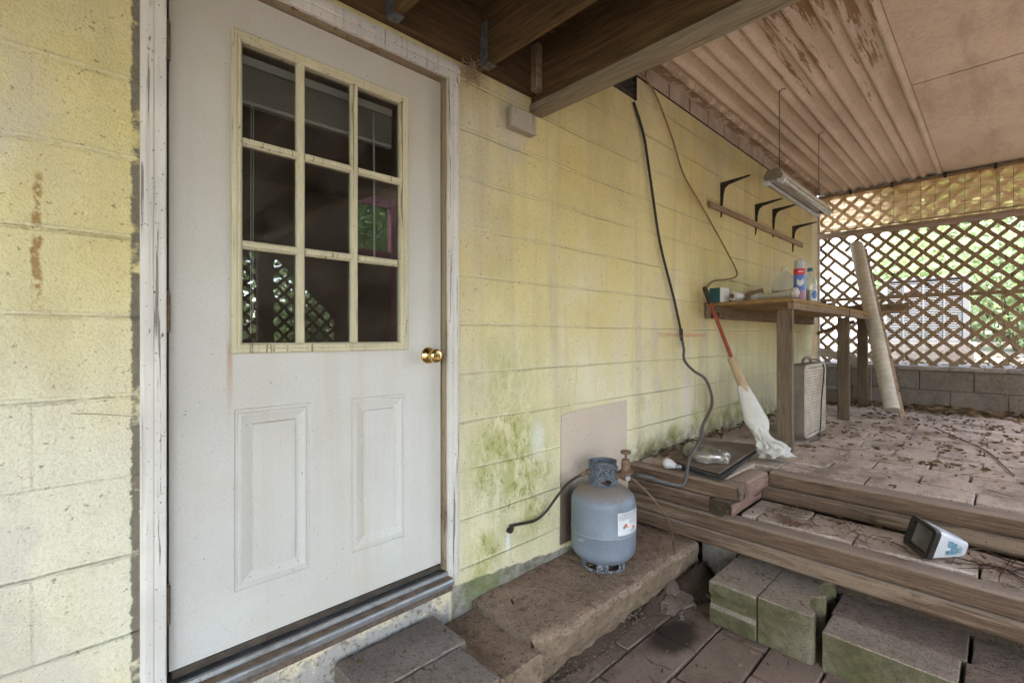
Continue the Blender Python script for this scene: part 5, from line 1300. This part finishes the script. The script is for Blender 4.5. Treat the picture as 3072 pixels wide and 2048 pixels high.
# nest of straw in the corner of the door head, leaf stuck in the window, string by the bench
random.seed(13); ns = MB()
for _ in range(90):
    c = Vector((1.235 + random.gauss(0, .022), 1.515 + random.gauss(0, .012), 2.445 + random.gauss(0, .026))); d_ = Vector((random.gauss(0, 1), random.gauss(0, .5), random.gauss(0, 1) - .5)).normalized() * u(.012, .04)
    ns.tube([c - d_, c + Vector((u(-.004, .004), 0, u(-.004, .004))), c + d_], .0009, 4)
tag(ns.build('straw_nest', M['strip']), 'tangled straw nest at the upper right corner of the door casing', 'nest')
sl = MB(); leaf_geo(sl, Vector((.418, 1.578, 1.335)), .024, 1.2, 1.2, .8)
tag(sl.build('stuck_leaf', M['dead'], smooth=True), 'small dark leaf stuck in the lower left window corner of the door', 'leaf')
tag(MB().tube([(6.21, .985, 1.56), (6.19, .97, 1.2), (6.15, .96, .85), (6.12, .95, .66), (6.05, .90, .606), (5.95, .86, .604)], .0028, 5, 5).build('string', M['string'], smooth=True), 'pale string hanging down beside the farthest bench leg', 'string')
tag(MB().tube([(.020, 1.551, 1.166), (.075, 1.548, 1.158), (.142, 1.546, 1.145)], .0009, 4, 4).build('pine_needle', M['strip'], smooth=True), 'brown pine needle stuck on the wall left of the door casing', 'pine needle')
# rubble
random.seed(77)
rbm = MB()
def stone(mb, x, y, z, s2):
    seed = random.random() * 50; k = 7
    pts = [(x + math.cos(6.283 * i / k) * s2 * u(.6, 1.1), y + math.sin(6.283 * i / k) * s2 * u(.6, 1.1)) for i in range(k)]
    mb.v += [(a, b, z) for a, b in pts] + [(x + (a - x) * .75, y + (b - y) * .75, z + s2 * u(.3, .8)) for a, b in pts]
    o_ = len(mb.v) - 2 * k
    mb.f += [tuple(o_ + k + i for i in range(k))] + [(o_ + i, o_ + (i + 1) % k, o_ + k + (i + 1) % k, o_ + k + i) for i in range(k)]; mb.mi += [0] * (k + 1)
for _ in range(520):
    x = u(1.33, 2.2); y = 1.27 - abs(random.gauss(0, .06))
    stone(rbm, x, y, .002 + max(0, (y - 1.17) * .3), u(.003, .010))
for _ in range(160): stone(rbm, u(2.1, 2.55), u(1.05, 1.25), u(0, .03), u(.004, .016))
tag(rbm.build('rubble', M['rubble']), kind='stuff')
db = MB()
for (cx_, cy_, rx, ry, h) in ((1.70, 1.25, .42, .085, .035), (2.25, 1.22, .30, .10, .06), (2.48, 1.16, .2, .14, .12)):
    db.grid(24, 10, lambda a, b: (cx_ + math.cos(6.283 * a) * rx * (1 - b), cy_ + math.sin(6.283 * a) * ry * (1 - b), -.004 + h * smooth01(b * 1.3) * (1 + .5 * mnoise.noise(Vector((a * 8, b * 5, h * 90)))) + .003))
tag(db.build('dirt_heap', M['dirt'], smooth=True, sharp=80), kind='structure')
GC = 'broken mortar chips on the dirt'
for (x, y, z, s2, lab_) in ((2.165, 1.135, .022, .060, 'largest flat mortar chip, lowest of the pile beside the step'), (2.25, 1.115, .03, .062, 'flat broken mortar chip in the middle of the pile, nearest the moulded block'), (2.265, 1.185, .055, .055, 'flat broken mortar chip propped above the middle one'), (2.235, 1.225, .065, .036, 'smallest broken mortar chip against the concrete step')):
    c_ = MB(); k = 9
    pts = [(math.cos(6.283 * i / k) * s2 * u(.7, 1.15), math.sin(6.283 * i / k) * s2 * u(.6, 1.0)) for i in range(k)]
    Mx = Matrix.Translation((x, y, z)) @ Matrix.Rotation(u(-.35, -.15), 4, 'Y') @ Matrix.Rotation(u(.1, .3), 4, 'X')
    c_.prism(pts, 0, .014, lambda a, b, d: tuple(Mx @ Vector((a, b, d))))
    tag(c_.build('mortar_chip', M['rubble'], bevel=.002, rough=(.003, 40, .02)), lab_, 'mortar chip', GC)

# ------------------------------------------------------------------ outside, beyond the lattice
acx, ay0, ay1, az0, az1 = 7.65, .30, 1.06, 1.30, 2.08
ac = thing('air_conditioner', (8.0, .68, 1.2), 'grey air conditioning unit outside beyond the lattice', 'air conditioner')
MB().box(acx + .02, acx + .76, ay0 + .01, ay1 - .01, az0 + .02, az1 - .03).build('coil', M['ac_dark'], ac)
MB().box(acx - .01, acx + .79, ay0 - .012, ay1 + .012, az1 - .04, az1).build('top', M['ac'], ac, bevel=.012)
MB().box(acx - .01, acx + .79, ay0 - .012, ay1 + .012, az0 - .02, az0 + .03).build('base', M['ac'], ac, bevel=.006)
for y in (ay0, ay1):
    MB().box(acx - .008, acx + .05, y - .03, y + .03, az0 + .03, az1 - .04).build('corner_post', M['ac'], ac, bevel=.004)
lo = MB(); z = az0 + .045
while z < az1 - .05:
    lo.bar((acx + .004, ay0 + .03, z), (acx + .004, ay1 - .03, z), .013, .004, up=(-.7, 0, .7)); z += .021
for f_ in (.25, .5, .75): y = ay0 + (ay1 - ay0) * f_; lo.box(acx - .006, acx + .012, y - .008, y + .008, az0 + .03, az1 - .04)
lo.build('louvre_grille', M['ac'], ac)
wl = MB().box(acx - .012, acx - .008, .735, .86, 1.90, 1.99).build('warning_label', M['white_label'], ac)
q = MB()
for k in range(4): q.bar((acx - .0135, .845 - k * .028, 1.925), (acx - .0135, .832 - k * .028, 1.965), .002, .007, up=(0, 1, 0))
q.box(acx - .0140, acx - .0125, .74, .855, 1.905, 1.912)
q.build('label_marks', M['red_label'], wl)
MB().box(acx - .06, acx + .84, ay0 - .07, ay1 + .07, 1.0, az0 - .021).build('pad', M['cap_block'], ac, bevel=.01)
nb_ = thing('white_outbuilding', (12.5, 4.5, 1.0), 'bright white sided building seen through the lattice', 'building')
MB().box(11.0, 16, 1.75, 9, .8, 4.6).build('wall', M['siding'], nb_)
sd_ = MB(); z = 1.0
while z < 4.5: sd_.prism([(10.975, z), (10.999, z + .15), (10.999, z)], 1.75, 9, lambda a, b, d: (a, d, b)); z += .155
sd_.build('siding_board', M['siding'], nb_)
MB().box(10.6, 16.4, 1.3, 9.4, 4.62, 4.75).build('roof', M['slat'], nb_)

def foliage(n_, clumps, rad, size, squash=.8):
    m = MB(); C_ = []
    for _ in range(clumps):
        v_ = Vector((random.gauss(0, 1), random.gauss(0, 1), random.gauss(0, 1))).normalized() * random.random() ** .4
        C_.append((Vector((v_.x * rad[0], v_.y * rad[1], v_.z * rad[2])), random.uniform(.16, .34) * rad[0]))
    for i in range(n_):
        c, s2 = C_[i % clumps]; p = c + Vector((random.gauss(0, s2), random.gauss(0, s2), random.gauss(0, s2 * squash)))
        a = Vector((random.gauss(0, 1), random.gauss(0, 1), random.gauss(0, .6))).normalized(); b = a.cross(Vector((random.gauss(0, 1), random.gauss(0, 1), random.gauss(0, 1)))).normalized()
        l = size * random.uniform(.6, 1.3); w = l * .45
        m.add([tuple(p - a * l), tuple(p + b * w), tuple(p + a * l), tuple(p - b * w)], [(0, 1, 2, 3)])
    return m
random.seed(3)
protos = []
def tree_proto(kind, x, y, label, group):
    z = gh(x, y) - .05
    t = thing(kind, (x, y, z), label, 'tree' if kind == 'tree' else 'bush', group)
    B = Vector((x, y, z))
    if kind == 'tree':
        tr_ = MB().tube([B, B + Vector((.05, .03, 1.5)), B + Vector((-.05, .1, 3.2)), B + Vector((.1, 0, 5.5))], lambda q: .17 * (1 - .75 * q), 10, 4)
        for k in range(7):
            a = k * 2.4; h = 2.0 + k * .45; d_ = Vector((math.cos(a), math.sin(a), .5))
            tr_.tube([B + Vector((0, .05, h)), B + Vector((0, .05, h)) + d_ * .8, B + Vector((0, .05, h)) + d_ * 1.7 + Vector((0, 0, .2))], lambda q: .05 * (1 - .8 * q), 6, 3)
        tr_.build('trunk', M['bark'], t, smooth=True)
        cr_ = foliage(5200, 46, (2.1, 2.1, 2.5), .085); cr_.v = [(a + x, b + y, c + z + 4.4) for a, b, c in cr_.v]
    else:
        tr_ = MB()
        for k in range(7): a = k * .9; tr_.tube([B, B + Vector((math.cos(a) * .25, math.sin(a) * .25, .6)), B + Vector((math.cos(a) * .5, math.sin(a) * .5, 1.3))], lambda q: .018 * (1 - .7 * q), 5, 3)
        tr_.build('trunk', M['bark'], t, smooth=True)
        cr_ = foliage(3400, 34, (.95, .95, .95), .055); cr_.v = [(a + x, b + y, c + z + 1.05) for a, b, c in cr_.v]
    cr_.build('crown', M['leaf'] if kind == 'tree' else M['leaf2'], t)
    return t
def place(proto, x, y, s2, rz, label):
    c = copy_tree(proto); c.location = (x, y, gh(x, y) - .05); c.rotation_euler.z = rz; c.scale = (s2, s2, s2); c['label'] = label
    return c
GT = 'trees and bushes beyond the porch'
t0 = tree_proto('tree', 14.2, -2.6, 'leafy tree standing beyond the lattice, nearest of the trees', GT)
b0 = tree_proto('bush', 10.2, -.15, 'pale green bush beyond the lattice, just right of the air conditioner', GT)
place(b0, 11.6, .95, 1.25, 2.1, 'pale bush behind the air conditioning unit')
place(b0, 9.4, -1.15, 1.0, 4.0, 'pale green bush beyond the lattice at the right edge of the photo')
place(b0, 13.5, .0, 1.7, 1.2, 'larger bush in the gap between the nearer bushes, beyond the lattice')
place(t0, 15.5, .6, 1.1, 1.9, 'tall tree farther behind the air conditioning unit')
place(t0, 17, -3.6, 1.3, 3.3, 'tall tree in the back row at the right edge of the lattice')
place(t0, 20, 1.4, 1.4, 5.1, 'farthest tree, beside the white building')
for k, (x, y, s2, rz) in enumerate(((2.6, -7.5, 1.0, .4), (4.6, -6.6, 1.0, 4.1), (6.4, -8.6, 1.2, 5.5))):
    c = place(t0, x, y, s2, rz, 'leafy tree of the row in the yard, mirrored in the door panes'); c['group'] = 'yard trees mirrored in the panes'
for k, (x, y, s2, rz) in enumerate(((2.1, -4.7, 1.2, 1.), (3.6, -5.2, 1.3, 3.))):
    c = place(b0, x, y, s2, rz, 'pale bush behind the yard lattice, mirrored in the door panes'); c['group'] = 'yard bushes mirrored in the panes'
# wall under the stairs with lattice and a red framed opening, which the door glass mirrors
fe = thing('stair_wall', (2.4, -3.0, 0), 'dark stair wall with lattice and red framed opening, mirrored in the door panes', 'wall')
m = MB(); lattice(m, [(.7, -.02), (2.66, -.02), (2.66, 1.62), (1.95, 2.36), (.7, 2.42)], .125, .036, -3.02, .008, .02, .03, lambda a, b, d: (a, d, b))
m.build('lattice_panel', M['deck_x'], fe)
MB().box(1.70, 1.87, -2.998, -2.90, -.04, 3.4).build('post', M['deck_y'], fe)
m = MB(); pr = lambda p: m.prism(p, -3.06, -3.0, lambda a, b, d: (a, d, b))
pr([(1.87, 2.37), (1.95, 2.36), (2.66, 1.62), (2.85, 1.62), (2.85, 3.4), (1.87, 3.4)]); pr([(2.66, -.04), (2.85, -.04), (2.85, 1.619), (2.66, 1.619)])
pr([(.7, 2.42), (1.869, 2.37), (1.869, 3.4), (.7, 3.4)]); pr([(2.851, -.04), (3.489, -.04), (3.489, 2.50), (2.851, 2.50)]); pr([(2.851, 3.33), (3.489, 3.33), (3.489, 3.4), (2.851, 3.4)])
pr([(3.621, -.04), (4.6, -.04), (4.6, 3.4), (3.621, 3.4)])
m.build('boarding', M['deck_x'], fe)
MB().box(3.49, 3.62, -3.07, -2.97, -.04, 3.4).build('red_post', M['red_paint'], fe)
MB().box(2.852, 3.488, -3.05, -2.99, 2.502, 2.585).build('red_rail', M['red_paint'], fe)
MB().box(2.95, 3.488, -3.05, -3.0, 3.22, 3.328).build('red_head', M['red_paint'], fe)
def wood_mass(n_, x0, x1, y0, y1, z0, z1, size, seed):
    random.seed(seed); m = MB(); C_ = [Vector((u(x0, x1), u(y0, y1), z0 + (z1 - z0) * random.random() ** 1.2)) for _ in range(150)]
    for i in range(n_):
        p = C_[i % 150] + Vector((random.gauss(0, .55), random.gauss(0, .55), random.gauss(0, .45)))
        a = Vector((random.gauss(0, 1), random.gauss(0, 1), random.gauss(0, .6))).normalized(); b = a.cross(Vector((random.gauss(0, 1), random.gauss(0, 1), random.gauss(0, 1)))).normalized()
        l = size * u(.6, 1.3); w = l * .5
        m.add([tuple(p - a * l), tuple(p + b * w), tuple(p + a * l), tuple(p - b * w)], [(0, 1, 2, 3)])
    return m
tag(wood_mass(13000, -3, 11, -12, -9, .3, 7.5, .17, 4).build('far_woods', M['leaf2']), kind='stuff')
tag(wood_mass(9000, -12, -9, -10, 6, .3, 7.5, .2, 9).build('far_woods', M['leaf2']), kind='stuff')  # unseen woods, added to block low sky light from the left
tag(wood_mass(9000, 19, 24, -9, 5, 1.5, 8, .2, 6).build('far_woods', M['leaf2']), kind='stuff')
